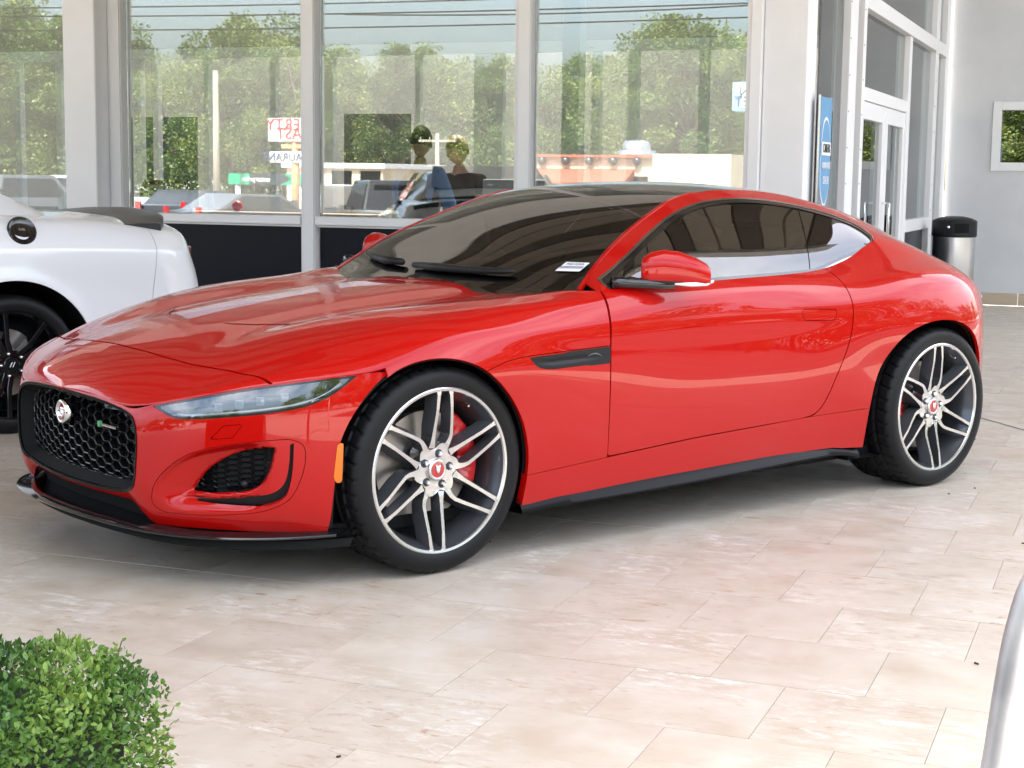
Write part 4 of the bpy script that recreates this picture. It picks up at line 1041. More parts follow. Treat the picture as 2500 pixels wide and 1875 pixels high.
        for cx_, arch in ((0, ARCH_F), (2.622, ARCH_R)):
            n = len(arch); V = []
            mid_ = np.array([cx_ - (.02 if cx_ == 0 else .05), .36])
            for w in (.80 if cx_ == 0 else .86, .56):
                for p in arch: p = mid_ + (p - mid_) * 1.05; V.append((p[0], -sg * w, max(p[1], .155)))
            F = [(i, (i + 1) % n, n + (i + 1) % n, n + i) for i in range(n)] + [tuple(range(n, 2 * n))]
            mesh_obj('wheel_housing', V, F, M['black_matte'], root, False)
    MB().prism([(-.72,-.62),(-.30,-.80),(2.9,-.80),(3.3,-.5),(3.3,.5),(2.9,.80),(-.30,.80),(-.72,.62)], 'z', .15, .19).build('floor_pan', M['black_matte'], root)
    # cabin: dashboard, seats, steering wheel
    mb = MB(); mb.prism([(.70,.80),(.95,.93),(1.15,.90),(1.2,.60),(.75,.5)], 'y', -.70, .70); mb.build('dashboard', M['black_plastic'], root, bevel=.02)
    for yy in (-.36, .36):
        mb = MB(); mb.prism([(1.45,.32),(1.5,.50),(1.95,.46),(2.05,.36)], 'y', yy - .25, yy + .25); mb.prism([(1.86,.45),(1.98,.44),(2.24,1.0),(2.20,1.12),(2.10,1.10)], 'y', yy - .22, yy + .22); mb.build('seat', mat('seat_leather', (.03, .02, .018), .5), root, bevel=.03)
    mb = MB()
    pts = [Vector((1.28, -.36, .80)) + Vector((.30 * .18 * 0, math.cos(a) * .18, 0)) + Vector((-.35, 0, 1)).normalized() * math.sin(a) * .18 for a in np.linspace(0, 2 * math.pi, 25)]
    mb.tube(pts, .014, 8); mb.tube([pts[0], pts[12]], .012, 6); mb.tube([(1.28, -.36, .80), (1.05, -.36, .78)], .03, 8); mb.build('steering_wheel', M['black_plastic'], root, True)
    # mirrors
    for sg in (1, -1):
        mr = empty('wing_mirror'); mr.parent = root
        ax_ = [((.917,.862,.966), .036, .036), ((.922,.866,.969), .050, .047), ((.945,.880,.975), .062, .060), ((.985,.905,.978), .070, .066), ((1.03,.938,.974), .074, .064), ((1.075,.975,.963), .072, .054), ((1.105,1.003,.953), .060, .042), ((1.118,1.013,.947), .042, .027)]
        def cap(lo, hi, mt, name, grow=0):
            V = []; F = []; na = 25
            for (c, rd, rh) in ax_:
                for k in range(na):
                    a = lo + (hi - lo) * k / (na - 1); ca, sa = math.cos(a), math.sin(a)
                    # superellipse section in the plane across the sweep
                    e = .75; pu = math.copysign(abs(ca)**e, ca) * (rd + grow); pv = math.copysign(abs(sa)**e, sa) * (rh + grow)
                    V.append((c[0] - pu * .45, -sg * (c[1] + pu * .45), c[2] + pv))
            for i in range(len(ax_) - 1):
                for k in range(na - 1):
                    f_ = (i * na + k, i * na + k + 1, (i + 1) * na + k + 1, (i + 1) * na + k); F.append(f_ if sg < 0 else f_[::-1])
            m_ = len(ax_) - 1
            F.append(tuple(range(na))); F.append(tuple(m_ * na + k for k in range(na)))
            return mesh_obj(name, V, F, mt, mr, True, None, 50)
        cap(-.62, math.pi + .62, red, 'mirror_cap'); cap(-math.pi + .55, -.55, M['black_gloss'], 'mirror_base', -.001)
        c0 = ax_[3][0]; mb = MB(); mb.tube([(.985, -sg * .965, .923), (1.04, -sg * .995, .922), (1.09, -sg * 1.018, .925), (1.122, -sg * 1.020, .932)], [.004, .009, .010, .006], 8); mb.build('turn_signal', M['lamp_crystal'], mr, True)
        mb = MB(); mb.tube([(.79, -sg * .850, .930), (.85, -sg * .866, .926), (.94, -sg * .895, .921), (1.01, -sg * .935, .917)], [.022, .020, .020, .018], 8); mb.build('mirror_arm', M['black_gloss'], mr, True)
    # wipers
    for pts in (((.60,.05,.925),(.66,-.35,.945),(.69,-.47,.945)), ((.62,-.36,.94),(.60,.12,.925),(.63,.42,.925),(.66,.52,.925))):
        pass
    wp = empty('wipers'); wp.parent = root
    def ws_pt(w, x, lift):
        z0 = np.interp(x, [p[0] for p in ZC], [p[1] for p in ZC]); i = np.interp(x, [p[0] for p in R2], [p[1] for p in R2]); z2 = np.interp(x, [p[0] for p in R2], [p[2] for p in R2])
        v = abs(w) / i; return (x, -w, z0 - (z0 - z2) * (.75 * v**2 + .25 * v**4) + lift)
    mb = MB(); mb.tube([ws_pt(w, x, .020) for w, x in ((-.10,.61),(.05,.605),(.2,.612),(.36,.635),(.46,.66))], [.012, .017, .015, .013, .008], 8); mb.build('wiper', M['black_plastic'], wp, True)
    mb = MB(); mb.tube([ws_pt(w, x, .022) for w, x in ((-.20,.625),(-.35,.645),(-.50,.69),(-.60,.73))], [.014, .017, .014, .008], 8); mb.build('wiper', M['black_plastic'], wp, True)
    V = []; wv = np.linspace(-.76, .76, 40)
    for w in wv: V += [(COWL(w) - .03, -w, .872), (COWL(w) + .06, -w, .885)]
    mesh_obj('cowl', V, [(2 * i, 2 * i + 1, 2 * i + 3, 2 * i + 2) for i in range(39)], M['black_plastic'], root)
    # stock label on the dash behind the glass
    V = [ws_pt(.60, .735, -.0), ws_pt(.70, .765, -.0), ws_pt(.70, .815, .0), ws_pt(.60, .79, 0.)]
    V = [(x, y, z + .006) for x, y, z in V]
    st_ = mesh_obj('stock_label', V, [(0, 1, 2, 3)], mat('label_paper', (.8, .8, .82), .5), root, False)
    e0 = Vector(V[0]); eu = (Vector(V[1]) - e0); ev = (Vector(V[3]) - e0); en = eu.cross(ev).normalized(); eun = eu.normalized(); evn = en.cross(eun)
    ink = mat('label_ink', (.02, .02, .03), .6)
    for body, fv, sz in (('P521525A', .74, .018), ('IIIIIIIIIIIIIIIIII', .38, .022)):
        t_ = text_obj('lettering', body, sz, ink, st_, .0003); p_ = e0 + eu * .5 + ev * fv + en * .0015
        t_.matrix_local = Matrix(((eun.x, evn.x, en.x, p_.x), (eun.y, evn.y, en.y, p_.y), (eun.z, evn.z, en.z, p_.z), (0, 0, 0, 1)))
    # wheels
    for cx_, wout, wid, name in ((0, .905, .255, 'F'), (2.622, .935, .295, 'R')):
        for sg in (1, -1):
            make_wheel(root, cx_, wout, wid, sg, 0 if name == 'F' else 1)
    return root

def recompute(S):
    """normals afresh from the faces (after a displacement)"""
    N = np.zeros_like(S.V)
    for f in S.F:
        a, b, c = S.V[f[0]], S.V[f[1]], S.V[f[2]]; n = np.cross(b - a, c - a)
        for i in f: N[i] += n
    l = np.linalg.norm(N, axis=1, keepdims=True); N = N / np.maximum(l, 1e-12)
    if (N * S.N).sum() < 0: N = -N
    return Surf(S.V, N, S.F)
def sz_of(V, G, q):
    """plan position s and height z of points near the bumper sheet (mirror side gives negative s)"""
    mid = G[:, 30, :2]; a = np.abs(V[:, 1])
    # project on the plan polyline
    A = mid[:-1]; B = mid[1:]; E = B - A; l2 = (E**2).sum(1)
    P = np.stack([V[:, 0], a], 1)
    best = np.full(len(V), 1e9); s = np.zeros(len(V))
    for k in range(0, len(A), 1):
        w = P - A[k]; t = np.clip((w @ E[k]) / l2[k], 0, 1); d = ((w - t[:, None] * E[k])**2).sum(1)
        m = d < best; best[m] = d[m]; s[m] = q[k] + t[m] * (q[k + 1] - q[k])
    return np.stack([s * np.where(V[:, 1] < 0, -1, 1), V[:, 2]], 1)
def sz_of2(S, fn): return None
M['trim_metal'] = mat('trim_metal', (.38, .38, .39), .16, 1.0)
M['lamp_bowl'] = mat('lamp_bowl', (.045, .05, .06), .25, .6)
M['lamp_crystal'] = mat('lamp_crystal', (.75, .78, .82), .08, .3, coat=1)
M['lamp_cube'] = mat('lamp_cube', (.16, .17, .19), .12, .5, coat=1)

def make_wheel(root, cx, wout, wid, sg, kind):
    """wheel with twin-spoke alloy; local frame: X rearwards, Z up, outward = -Y*sg"""
    wh = empty('wheel', (cx, -sg * wout, .343)); wh.parent = root
    Y = lambda d: sg * d                 # d metres inboard from the outer face
    # ---- tyre with cut tread
    ro = .343; na = 420
    prof = [(.262, .012), (.270, .004), (.285, -.002), (.305, -.004), (.322, .0), (.334, .010), (.340, .022)]
    nt = 44; dd = np.linspace(.022, wid - .022, nt)
    full = [(r, d) for r, d in prof] + [(ro - .0045 * ((d - wid / 2) / (wid / 2))**2, d) for d in dd[1:-1]] + [(r, wid - d) for r, d in prof[::-1]]
    pr_ = np.array(full); th = np.linspace(0, 2 * np.pi, na, endpoint=False)
    Rr = np.repeat(pr_[None, :, 0], na, 0); Dd = np.repeat(pr_[None, :, 1], na, 0); TT = np.repeat(th[:, None], len(pr_), 1)
    tr = (Dd > .016) & (Dd < wid - .016) & (Rr > .33)
    u = Dd / wid
    g = np.zeros_like(Rr)
    for c_, hw in ((.24, .022), (.43, .020), (.60, .020), (.79, .018)): g = np.maximum(g, (np.abs(u - c_) < hw))
    nl = 42
    ph = TT * nl / (2 * np.pi)
    shl = (((ph + u * 1.6) % 1) < .17) & (u < .215); shr = (((ph - u * 1.6) % 1) < .17) & (u > .815)
    mid = (((ph + np.sin(u * 9) * .8 + u * 3) % 1) < .13) & (u > .27) & (u < .40); mid2 = (((ph * .5 - u * 5) % 1) < .08) & (u > .46) & (u < .76)
    g = np.maximum(g, shl | shr | mid | mid2)
    Rr = Rr - np.where(tr, g * .0065, 0)
    V = np.stack([Rr * np.cos(TT), Y(Dd), Rr * np.sin(TT)], -1).reshape(-1, 3)
    m = len(pr_); idx = np.arange(na * m).reshape(na, m); nx = np.roll(idx, -1, 0)
    F = np.stack([idx[:, :-1], nx[:, :-1], nx[:, 1:], idx[:, 1:]], -1).reshape(-1, 4)
    if sg < 0: F = F[:, ::-1]
    ty = mesh_obj('tyre', V, F.tolist(), M['tyre'], wh, True, None, 50)
    # raised sidewall lettering blocks
    # ---- rim barrel and lip
    rim = empty('rim'); rim.parent = wh
    mb = MB(); mb.lathe([(.2735, .006), (.2735, Y(.004) * 0 + .0)], n=4) if False else None
    def lathe(profile, name, mt, sharp=35, par=rim):
        mb = MB(); mb.lathe([(r, Y(d)) for r, d in profile], n=96, axis='y'); o = mb.build(name, mt, par, True, sharp=sharp); return o
    lathe([(.2745, .012), (.2745, .002), (.2705, -.001), (.2625, .001), (.2600, .006)], 'rim_lip', M['alloy'])
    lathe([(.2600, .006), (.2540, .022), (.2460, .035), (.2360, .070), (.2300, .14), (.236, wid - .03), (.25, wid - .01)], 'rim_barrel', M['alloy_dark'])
    # ---- spokes: six pairs, one bar straight, one kinked
    bars = [[(-.021, .072, .026), (-.0205, .088, .018), (-.0195, .11, .0135), (-.0185, .15, .0115), (-.0175, .20, .011), (-.017, .250, .013), (-.017, .264, .019)],
            [(.032, .070, .026), (.041, .084, .018), (.0485, .100, .0145), (.0515, .117, .0125), (.0475, .152, .0112), (.039, .208, .011), (.033, .250, .013), (.031, .264, .019)]]
    def dip(r): return .030 - .026 * sstep(.06, .25, r) + .012 * (1 - sstep(.03, .09, r))
    fa = MB(); sb = MB()
    for p in range(6):
        a0 = math.pi / 2 - .025 + p * math.pi / 3 + (.10 if kind else 0)
        e1 = np.array([math.cos(a0), math.sin(a0)]); e2 = np.array([math.sin(a0), -math.cos(a0)])      # radial, clockwise
        if sg > 0: pass
        for bi, bar in enumerate(bars):
            C_ = np.array([(t_, r_) for t_, r_, _ in bar]); hw = [b[2] / 2 for b in bar]
            Vt = []; Vb = []; n = len(bar)
            for i in range(n):
                tv = C_[min(i + 1, n - 1)] - C_[max(i - 1, 0)]; tv = tv / np.linalg.norm(tv); nv = np.array([tv[1], -tv[0]])
                for s_ in (-1, 1):
                    c = C_[i] + nv * s_ * hw[i]
                    flare = .014 if ((bi == 0 and s_ < 0) or (bi == 1 and s_ > 0)) else .003
                    cb = C_[i] + nv * s_ * (hw[i] + flare * min(1, (C_[i][1] - .07) / .08))
                    for c_, lst, dep in ((c, Vt, dip(C_[i][1])), (cb, Vb, dip(C_[i][1]) + .050)):
                        xy = e1 * c_[1] + e2 * c_[0]; lst.append((xy[0] * 1.0, Y(dep), xy[1]))
            o = len(fa.V); fa.V += Vt; fa.F += [(o + 2 * i, o + 2 * i + 1, o + 2 * i + 3, o + 2 * i + 2) for i in range(n - 1)]
            o = len(sb.V); sb.V += [(x, y + Y(.0012), z) for x, y, z in Vt] + Vb
            for i in range(n - 1):
                sb.F += [(o + 2 * i, o + 2 * i + 2, o + 2 * n + 2 * i + 2, o + 2 * n + 2 * i), (o + 2 * i + 1, o + 2 * i + 3, o + 2 * n + 2 * i + 3, o + 2 * n + 2 * i + 1), (o + 2*n + 2*i, o + 2*n + 2*i + 1, o + 2*n + 2*i + 3, o + 2*n + 2*i + 2)]
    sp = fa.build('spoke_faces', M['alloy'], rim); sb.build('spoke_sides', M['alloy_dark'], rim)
    # hub plate with scalloped outline, lug wells, lug nuts, cap
    hub = []; 
    for k in range(120):
        a = 2 * math.pi * k / 120; b = ((math.pi / 2 - .025 + (.10 if kind else 0) - a) % (math.pi / 3)) / (math.pi / 3)      # 0 at pair axis, clockwise
        r = .080 + .010 * math.cos(2 * math.pi * (b - .28)) if 1 else .08
        hub.append((r * math.cos(a), r * math.sin(a)))
    mb = MB(); ring = [(.034, .036), (.046, .033), (.062, .0335), (.072, .033), (1.0, .031), (1.02, .036), (1.02, .085)]
    V = []
    for k in range(120):
        hx, hz = hub[k]; hr = math.hypot(hx, hz)
        for r, d in ring:
            rr = r if r < .5 else hr * r
            V.append((hx / hr * rr, Y(d), hz / hr * rr))
    m = len(ring); F = [(k * m + j, ((k + 1) % 120) * m + j, ((k + 1) % 120) * m + j + 1, k * m + j + 1) for k in range(120) for j in range(m - 1)]
    mb.add(V, F); mb.build('hub_plate', M['alloy'], rim, True, sharp=40)
    for k in range(5):
        a = math.pi / 2 - .18 + k * 2 * math.pi / 5; c = (.054 * math.cos(a), .054 * math.sin(a))
        mb = MB(); mb.lathe([(0, Y(.0305)), (.0135, Y(.0305)), (.0148, Y(.034))], (c[0], 0, c[1]), 16, 'y'); mb.build('lug_well', M['black_gloss'], rim, False)
        mb = MB(); mb.lathe([(0, Y(.020)), (.006, Y(.020)), (.0085, Y(.024)), (.009, Y(.035))], (c[0], 0, c[1]), 6, 'y'); mb.build('lug_nut', M['chrome'], rim, False)
    mb = MB(); mb.lathe([(.026, Y(.024)), (.031, Y(.021)), (.036, Y(.026)), (.037, Y(.036))], n=32, axis='y'); mb.build('cap_ring', M['alloy'], rim, True)
    mb = MB(); mb.lathe([(0, Y(.0225)), (.0265, Y(.0245))], n=32, axis='y'); cp = mb.build('cap_disc', mat('cap_red', (.42, .02, .02), .25, coat=1), rim)
    mb = MB(); mb.sphere((0, Y(.021), .002), (.009, .004, .012), 10, 8); mb.sphere((-.006, Y(.021), .012), (.004, .003, .005), 8, 6); mb.sphere((.006, Y(.021), .012), (.004, .003, .005), 8, 6); mb.build('cap_relief', M['chrome'], cp, True)
    # brake disc and caliper
    lathe([(.05, .120), (.085, .120), (.085, .108), (.186, .108), (.188, .112), (.188, .132), (.10, .132)], 'brake_disc', M['steel_disc'], 30, wh)
    lathe([(.0, .10), (.07, .10), (.085, .112)], 'brake_hub', M['black_plastic'], 30, wh)
    lathe([(.05, wid * .62), (.235, wid * .62)], 'dust_shield', M['black_matte'], 30, wh)
    cal = []; a1, a2 = (math.radians(60), math.radians(-22)) if kind == 0 else (math.radians(205), math.radians(150))
    mb = MB(); na = 16; V = []
    for k in range(na):
        a = a1 + (a2 - a1) * k / (na - 1); bul = .006 * math.sin(k * 1.9)
        for r, d in ((.130, .085), (.165, .074), (.200, .078), (.212, .100), (.212, .16), (.13, .16)): V.append((math.cos(a) * r, Y(d - bul * (r < .2)), math.sin(a) * r))
    F = [(k * 6 + j, (k + 1) * 6 + j, (k + 1) * 6 + (j + 1) % 6, k * 6 + (j + 1) % 6) for k in range(na - 1) for j in range(6)] + [tuple(range(6)), tuple((na - 1) * 6 + j for j in range(6))]
    mb.add(V, F); mb.build('brake_caliper', M['caliper_red'], wh, bevel=.004)
    mb = MB(); mb.tube([(.0, 0, 0), (0, Y(-.03), -.012)], .004, 8); o = mb.build('valve', M['chrome'], rim); a = math.radians(63); o.location = (math.cos(a) * .243, Y(.035), math.sin(a) * .243)
    return wh
# ---------------------------------------------------------------- white muscle coupe beside the red one (same heading, rear axle as origin)
def build_white():
    ax_ = np.array([math.cos(CAR_H), math.sin(CAR_H), 0]); lat = np.array([math.sin(CAR_H), -math.cos(CAR_H), 0])
    O2 = np.array(CAR_O) + lat * (-3.56)
    root = empty('muscle_coupe', tuple(O2), CAR_H, 'white two-door muscle coupe with black fuel cap, black wheels and black rear spoiler', 'car')
    white = mat('white_paint', (.82, .825, .83), .3, coat=1, coat_rough=.02)
    # rows: centre deck, deck edge, shoulder, crease, side, side low, sill ; x forward negative
    S_ = [(-3.85,[(0,.78),(.55,.77),(.80,.74),(.86,.66),(.88,.50),(.86,.34),(.84,.20)]),
          (-3.4,[(0,.90),(.6,.88),(.86,.85),(.93,.76),(.94,.52),(.92,.34),(.90,.20)]),
          (-2.6,[(0,.99),(.62,.97),(.87,.93),(.945,.84),(.945,.55),(.93,.34),(.91,.20)]),
          (-1.9,[(0,1.03),(.65,1.01),(.88,.96),(.945,.87),(.94,.56),(.935,.34),(.91,.20)]),
          (-1.2,[(0,1.03),(.68,1.02),(.88,.985),(.945,.89),(.94,.56),(.94,.34),(.91,.20)]),
          (-.6,[(0,1.05),(.70,1.05),(.88,1.01),(.945,.895),(.942,.60),(.945,.36),(.91,.20)]),
          (-.15,[(0,1.08),(.72,1.085),(.875,1.05),(.955,.90),(.955,.68),(.95,.38),(.91,.20)]),
          (.2,[(0,1.085),(.72,1.075),(.865,1.045),(.958,.91),(.956,.70),(.945,.40),(.91,.20)]),
          (.6,[(0,1.075),(.72,1.050),(.84,1.02),(.945,.905),(.935,.68),(.925,.40),(.90,.22)]),
          (.88,[(0,1.055),(.72,1.015),(.80,.99),(.90,.895),(.905,.68),(.895,.42),(.87,.25)]),
          (1.035,[(0,1.04),(.66,.995),(.735,.965),(.80,.875),(.845,.70),(.85,.44),(.82,.28)]),
          (1.105,[(0,1.0),(.58,.96),(.64,.93),(.70,.86),(.78,.70),(.79,.46),(.76,.30)])]
    P = np.array([[(x, w, z) for w, z in r] for x, r in S_]); t = np.r_[0, np.cumsum(np.linalg.norm(np.diff(P[:, 2:], axis=0), axis=2).mean(1))]
    Q = nspline(t, P, np.linspace(0, t[-1], 240)); cr = np.zeros((240, 7)); cr[:, 3] = .5; cr[:, 1] = .4
    G = hermite_section(Q, [14, 10, 12, 14, 14, 8], cr)
    S = grid_surf(G); S = S if ((S.V - np.array([-1, -.2, .5])) * S.N).sum() > 0 else Surf(S.V, -S.N, [f[::-1] for f in S.F])
    th = np.linspace(0, 2 * math.pi, 120, endpoint=False)
    for c in (0, -2.95):
        arch = np.stack([c + .425 * np.cos(th), .345 + .418 * np.sin(th)], 1); arch = np.vstack([arch[:61], [(c - .425, 0), (c + .425, 0)]])
        # flare round the opening
        d = sdf(xz(S.V), arch); lift = .016 * np.exp(-(np.clip(d, 0, 1) / .05)**2) * (S.V[:, 1] > .7); S.V[:, 1] += lift
        S = clip(S, -sdf(xz(S.V), arch))
    S = recompute(S)
    fuel = (.07, 1.0); fp = np.stack([fuel[0] + .073 * np.cos(th), fuel[1] + .060 * np.sin(th)], 1)
    seamx = lambda V: V[:, 0] - (.80 - .10 * (1 - V[:, 2]))
    quarter = clip(S, lambda V: seamx(V) + .0015); rearc = clip(S, lambda V: .0015 - seamx(V))
    front = clip(quarter, lambda V: V[:, 0] + .75); rearq = clip(quarter, lambda V: -.753 - V[:, 0] + 0)
    doorp = clip(quarter, lambda V: V[:, 0] + .753)
    surf_obj('rear_body', both(rearq), white, root); surf_obj('front_body', both(doorp), white, root); 
    for f in (lambda s: s, mirror): surf_obj('bumper_corner', flange(f(rearc), .01), white, root)
    L_ = G[-1]; n = len(L_); V = []; F = []
    for k in range(n):
        for j in range(9): u = j / 4 - 1; V.append((L_[k][0] + .04 * (1 - u * u), -L_[k][1] * u, L_[k][2]))
    for k in range(n - 1):
        for j in range(8): F.append((k * 9 + j, k * 9 + j + 1, (k + 1) * 9 + j + 1, (k + 1) * 9 + j))
    mesh_obj('rear_face', V, F, white, root)
    MB().box((1.12, -.62, .80), (1.155, .62, .90)).build('tail_lamp_bar', mat('tail_dark', (.12, .005, .006), .1, coat=1), root, bevel=.01)
    # greenhouse
    sec = [(-2.0,.99,.70),(-1.75,1.10,.66),(-1.3,1.27,.60),(-.9,1.335,.57),(-.55,1.335,.575),(-.2,1.265,.60),(.05,1.19,.64),(.28,1.085,.68)]
    V = []; F = []; m_ = 15
    Pq = nspline(np.arange(8), np.array(sec), np.linspace(0, 7, 50))
    for x, z, w in Pq:
        for j in range(m_):
            u = j / (m_ - 1) * 2 - 1; a = abs(u)
            V.append((x, -np.sign(u) * (w * min(1, a / .72) + (.84 - w) * max(0, (a - .72) / .28)), z + .035 * (1 - min(1, a / .72)**2) - max(0, (a - .72) / .28) * (z - 1.02)))
    for i in range(49):
        for j in range(m_ - 1): F.append((i * m_ + j, i * m_ + j + 1, (i + 1) * m_ + j + 1, (i + 1) * m_ + j))
    gh = mesh_obj('greenhouse', V, F, white, root); gh.data.set_sharp_from_angle(angle=math.radians(30))
    for s in (-1, 1): mesh_obj('side_glass', [(-1.6, s * .80, 1.05), (-.35, s * .81, 1.06), (-.55, s * .65, 1.33), (-1.15, s * .655, 1.33)], [(0, 1, 2, 3)], M['black_gloss'], root, False)
    mesh_obj('rear_glass', [(-.42, -.52, 1.405), (-.42, .52, 1.405), (.14, .58, 1.19), (.14, -.58, 1.19)], [(0, 1, 2, 3)], M['black_gloss'], root, False)
    # fuel cap
    for s in (1, -1):
        fcap = empty('fuel_cap', (fuel[0], -s * .905, fuel[1])); fcap.parent = root; fcap.rotation_euler = (math.radians(-24) * s, 0, 0)
        k = lambda d: -s * d
        mb = MB(); mb.lathe([(0, k(.014)), (.045, k(.012)), (.058, k(.016)), (.068, k(.020)), (.074, k(.014)), (.075, k(-.03))], n=40, axis='y'); mb.build('cap_body', M['black_gloss'], fcap, True, sharp=40)
        if s > 0: t_ = text_obj('lettering', 'FUEL', .016, M['chrome'], fcap, .0008); t_.location = (0, k(.0155), .004)
    # rear spoiler
    def dk(w): return 1.055 - .05 * (abs(w) / .75)**2
    V = []; F = []; ws_ = np.linspace(-.80, .80, 41); pf = [(-.25, .002), (-.19, .020), (-.10, .036), (.0, .044), (.09, .044), (.12, .038), (.118, -.028), (.04, -.012)]
    for w in ws_:
        e = 1 - .25 * max(0, (abs(w) - .55) / .25)**2
        for dx, dz in pf: V.append((.96 + dx - .20 * (abs(w) / .8)**3, -w, dk(w) + dz * e))
    q = len(pf)
    for i in range(40):
        for j in range(q - 1): F.append((i * q + j, i * q + j + 1, (i + 1) * q + j + 1, (i + 1) * q + j))
    F += [tuple(range(q)), tuple(40 * q + j for j in range(q))]
    MB().add(V, F).build('spoiler', mat('spoiler_satin', (.035, .035, .036), .35), root, True, sharp=35)
    # inside of the arches, floor
    for c in (0, -2.95):
        for s in (1, -1):
            arch = np.stack([c + .43 * np.cos(th[:61]), .345 + .425 * np.sin(th[:61])], 1); arch = np.vstack([arch, [(c - .43, .12), (c + .43, .12)]]); n = len(arch)
            V = [(p[0], -s * w, p[1]) for w in (.93, .55) for p in arch]; F = [(i, (i + 1) % n, n + (i + 1) % n, n + i) for i in range(n)] + [tuple(range(n, 2 * n))]
            mesh_obj('wheel_housing', V, F, M['black_matte'], root, False)
            wheel_black(root, c, s)
    MB().box((-3.7, -.80, .16), (1.0, .80, .20)).build('floor_pan', M['black_matte'], root)
    A = grid_surf(G[::4, ::4]); A = A if ((A.V - np.array([-1, -.2, .5])) * A.N).sum() > 0 else Surf(A.V, -A.N, [f[::-1] for f in A.F]); A.V = A.V - A.N * .04
    for c in (0, -2.95): A = clip(A, lambda V: -(np.hypot(V[:, 0] - c, V[:, 2] - .345) - .46) * -1 if False else .46 - np.hypot(V[:, 0] - c, np.minimum(V[:, 2] - .345, 0) * .0 + np.maximum(V[:, 2] - .345, 0)))
    for f in (lambda s: s, mirror): surf_obj('inner_shell', f(A), M['black_matte'], root)
    return root
def wheel_black(root, c, s):
    wo_ = .945; wh = empty('wheel', (c, -s * wo_, .345)); wh.parent = root; Y = lambda d: s * d
    wd = .275; prof = [(.262, .012), (.272, .002), (.30, -.004), (.325, .002), (.338, .014), (.345, .035)]
    full = prof + [(.345 - (.006 if k in (2, 5, 8) else 0), .04 + k * .02) for k in range(11)] + [(r, wd - d) for r, d in prof[::-1]]
    mb = MB(); mb.lathe([(r, Y(d)) for r, d in full], n=120, axis='y'); mb.build('tyre', M['tyre'], wh, True, sharp=50)
    rim = empty('rim'); rim.parent = wh
    mb = MB(); mb.lathe([(r, Y(d)) for r, d in ((.274, .010), (.272, .001), (.262, .002), (.255, .02), (.24, .05), (.235, .2))], n=72, axis='y'); mb.build('rim_barrel', M['black_gloss'], rim, True, sharp=35)
    for p in range(5):
        a0 = math.pi / 2 + p * 2 * math.pi / 5 + .33; e1 = np.array([math.cos(a0), math.sin(a0)]); e2 = np.array([math.sin(a0), -math.cos(a0)]); mb = MB()
        for b0, b1 in ((-.018, -.055), (.018, .055)):
            V = []
            for r, t_, hw in ((.05, b0 * .8, .014), (.12, b0, .012), (.19, (b0 + b1) / 2, .012), (.262, b1, .014)):
                for q in (-1, 1):
                    for dep, ex in ((.030 - .026 * r / .262, 0), (.075, .006)): xy = e1 * r + e2 * (t_ + q * (hw + ex)); V.append((xy[0], Y(dep), xy[1]))
            F = []
            for i in range(3): o = i * 4; F += [(o, o + 2, o + 6, o + 4), (o + 1, o + 5, o + 7, o + 3), (o, o + 4, o + 5, o + 1), (o + 2, o + 3, o + 7, o + 6)]
            mb.add(V, F)
        mb.build('spoke', M['black_gloss'], rim, bevel=.003, seg=1)
    mb = MB(); mb.lathe([(0, Y(.022)), (.036, Y(.022)), (.042, Y(.028)), (.072, Y(.030)), (.080, Y(.07))], n=40, axis='y'); mb.build('hub', M['black_gloss'], rim, True, sharp=30)
    for k in range(5):
        a = k * 2 * math.pi / 5 + .65; mb = MB(); mb.sphere((.058 * math.cos(a), Y(.024), .058 * math.sin(a)), (.0095, .012, .0095), 10, 8); mb.build('lug_nut', M['chrome'], rim, True)
    for k in (-1, 1): mb = MB(); mb.tube([(k * .007 - .006, Y(.0205), -.012), (k * .007 + .006, Y(.0205), .012)], .003, 6); mb.build('cap_stripe', M['alloy'], rim)
    mb = MB(); mb.lathe([(.06, Y(.12)), (.17, Y(.12)), (.17, Y(.15))], n=48, axis='y'); mb.build('brake_disc', M['steel_disc'], wh)
    mb = MB(); mb.lathe([(.0, Y(.17)), (.24, Y(.17))], n=40, axis='y'); mb.build('dust_shield', M['black_matte'], wh)
    return wh
build_coupe()
build_white()
# ---------------------------------------------------------------- clipped shrub, near left corner
def leaf_material(name, c1, c2, c3, rough=.45):
    m = mat(name, c1, rough); N, L, b = nodes(m); b.inputs['Specular IOR Level'].default_value = .4
    at = N.new('ShaderNodeAttribute'); at.attribute_name = 'tone'
    r = N.new('ShaderNodeValToRGB'); e = r.color_ramp.elements; e.new(.5)
    for k, (p, c) in enumerate(((0, c1), (.55, c2), (1, c3))): e[k].position = p; e[k].color = (*c, 1)
    L.new(at.outputs['Fac'], r.inputs[0]); L.new(r.outputs[0], b.inputs['Base Color'])
    tr = N.new('ShaderNodeBsdfTranslucent'); mx = N.new('ShaderNodeMixShader'); mx.inputs[0].default_value = .28
    L.new(r.outputs[0], tr.inputs[0]); o = N['Material Output']; L.new(b.outputs[0], mx.inputs[1]); L.new(tr.outputs[0], mx.inputs[2]); L.new(mx.outputs[0], o.inputs[0])
    return m
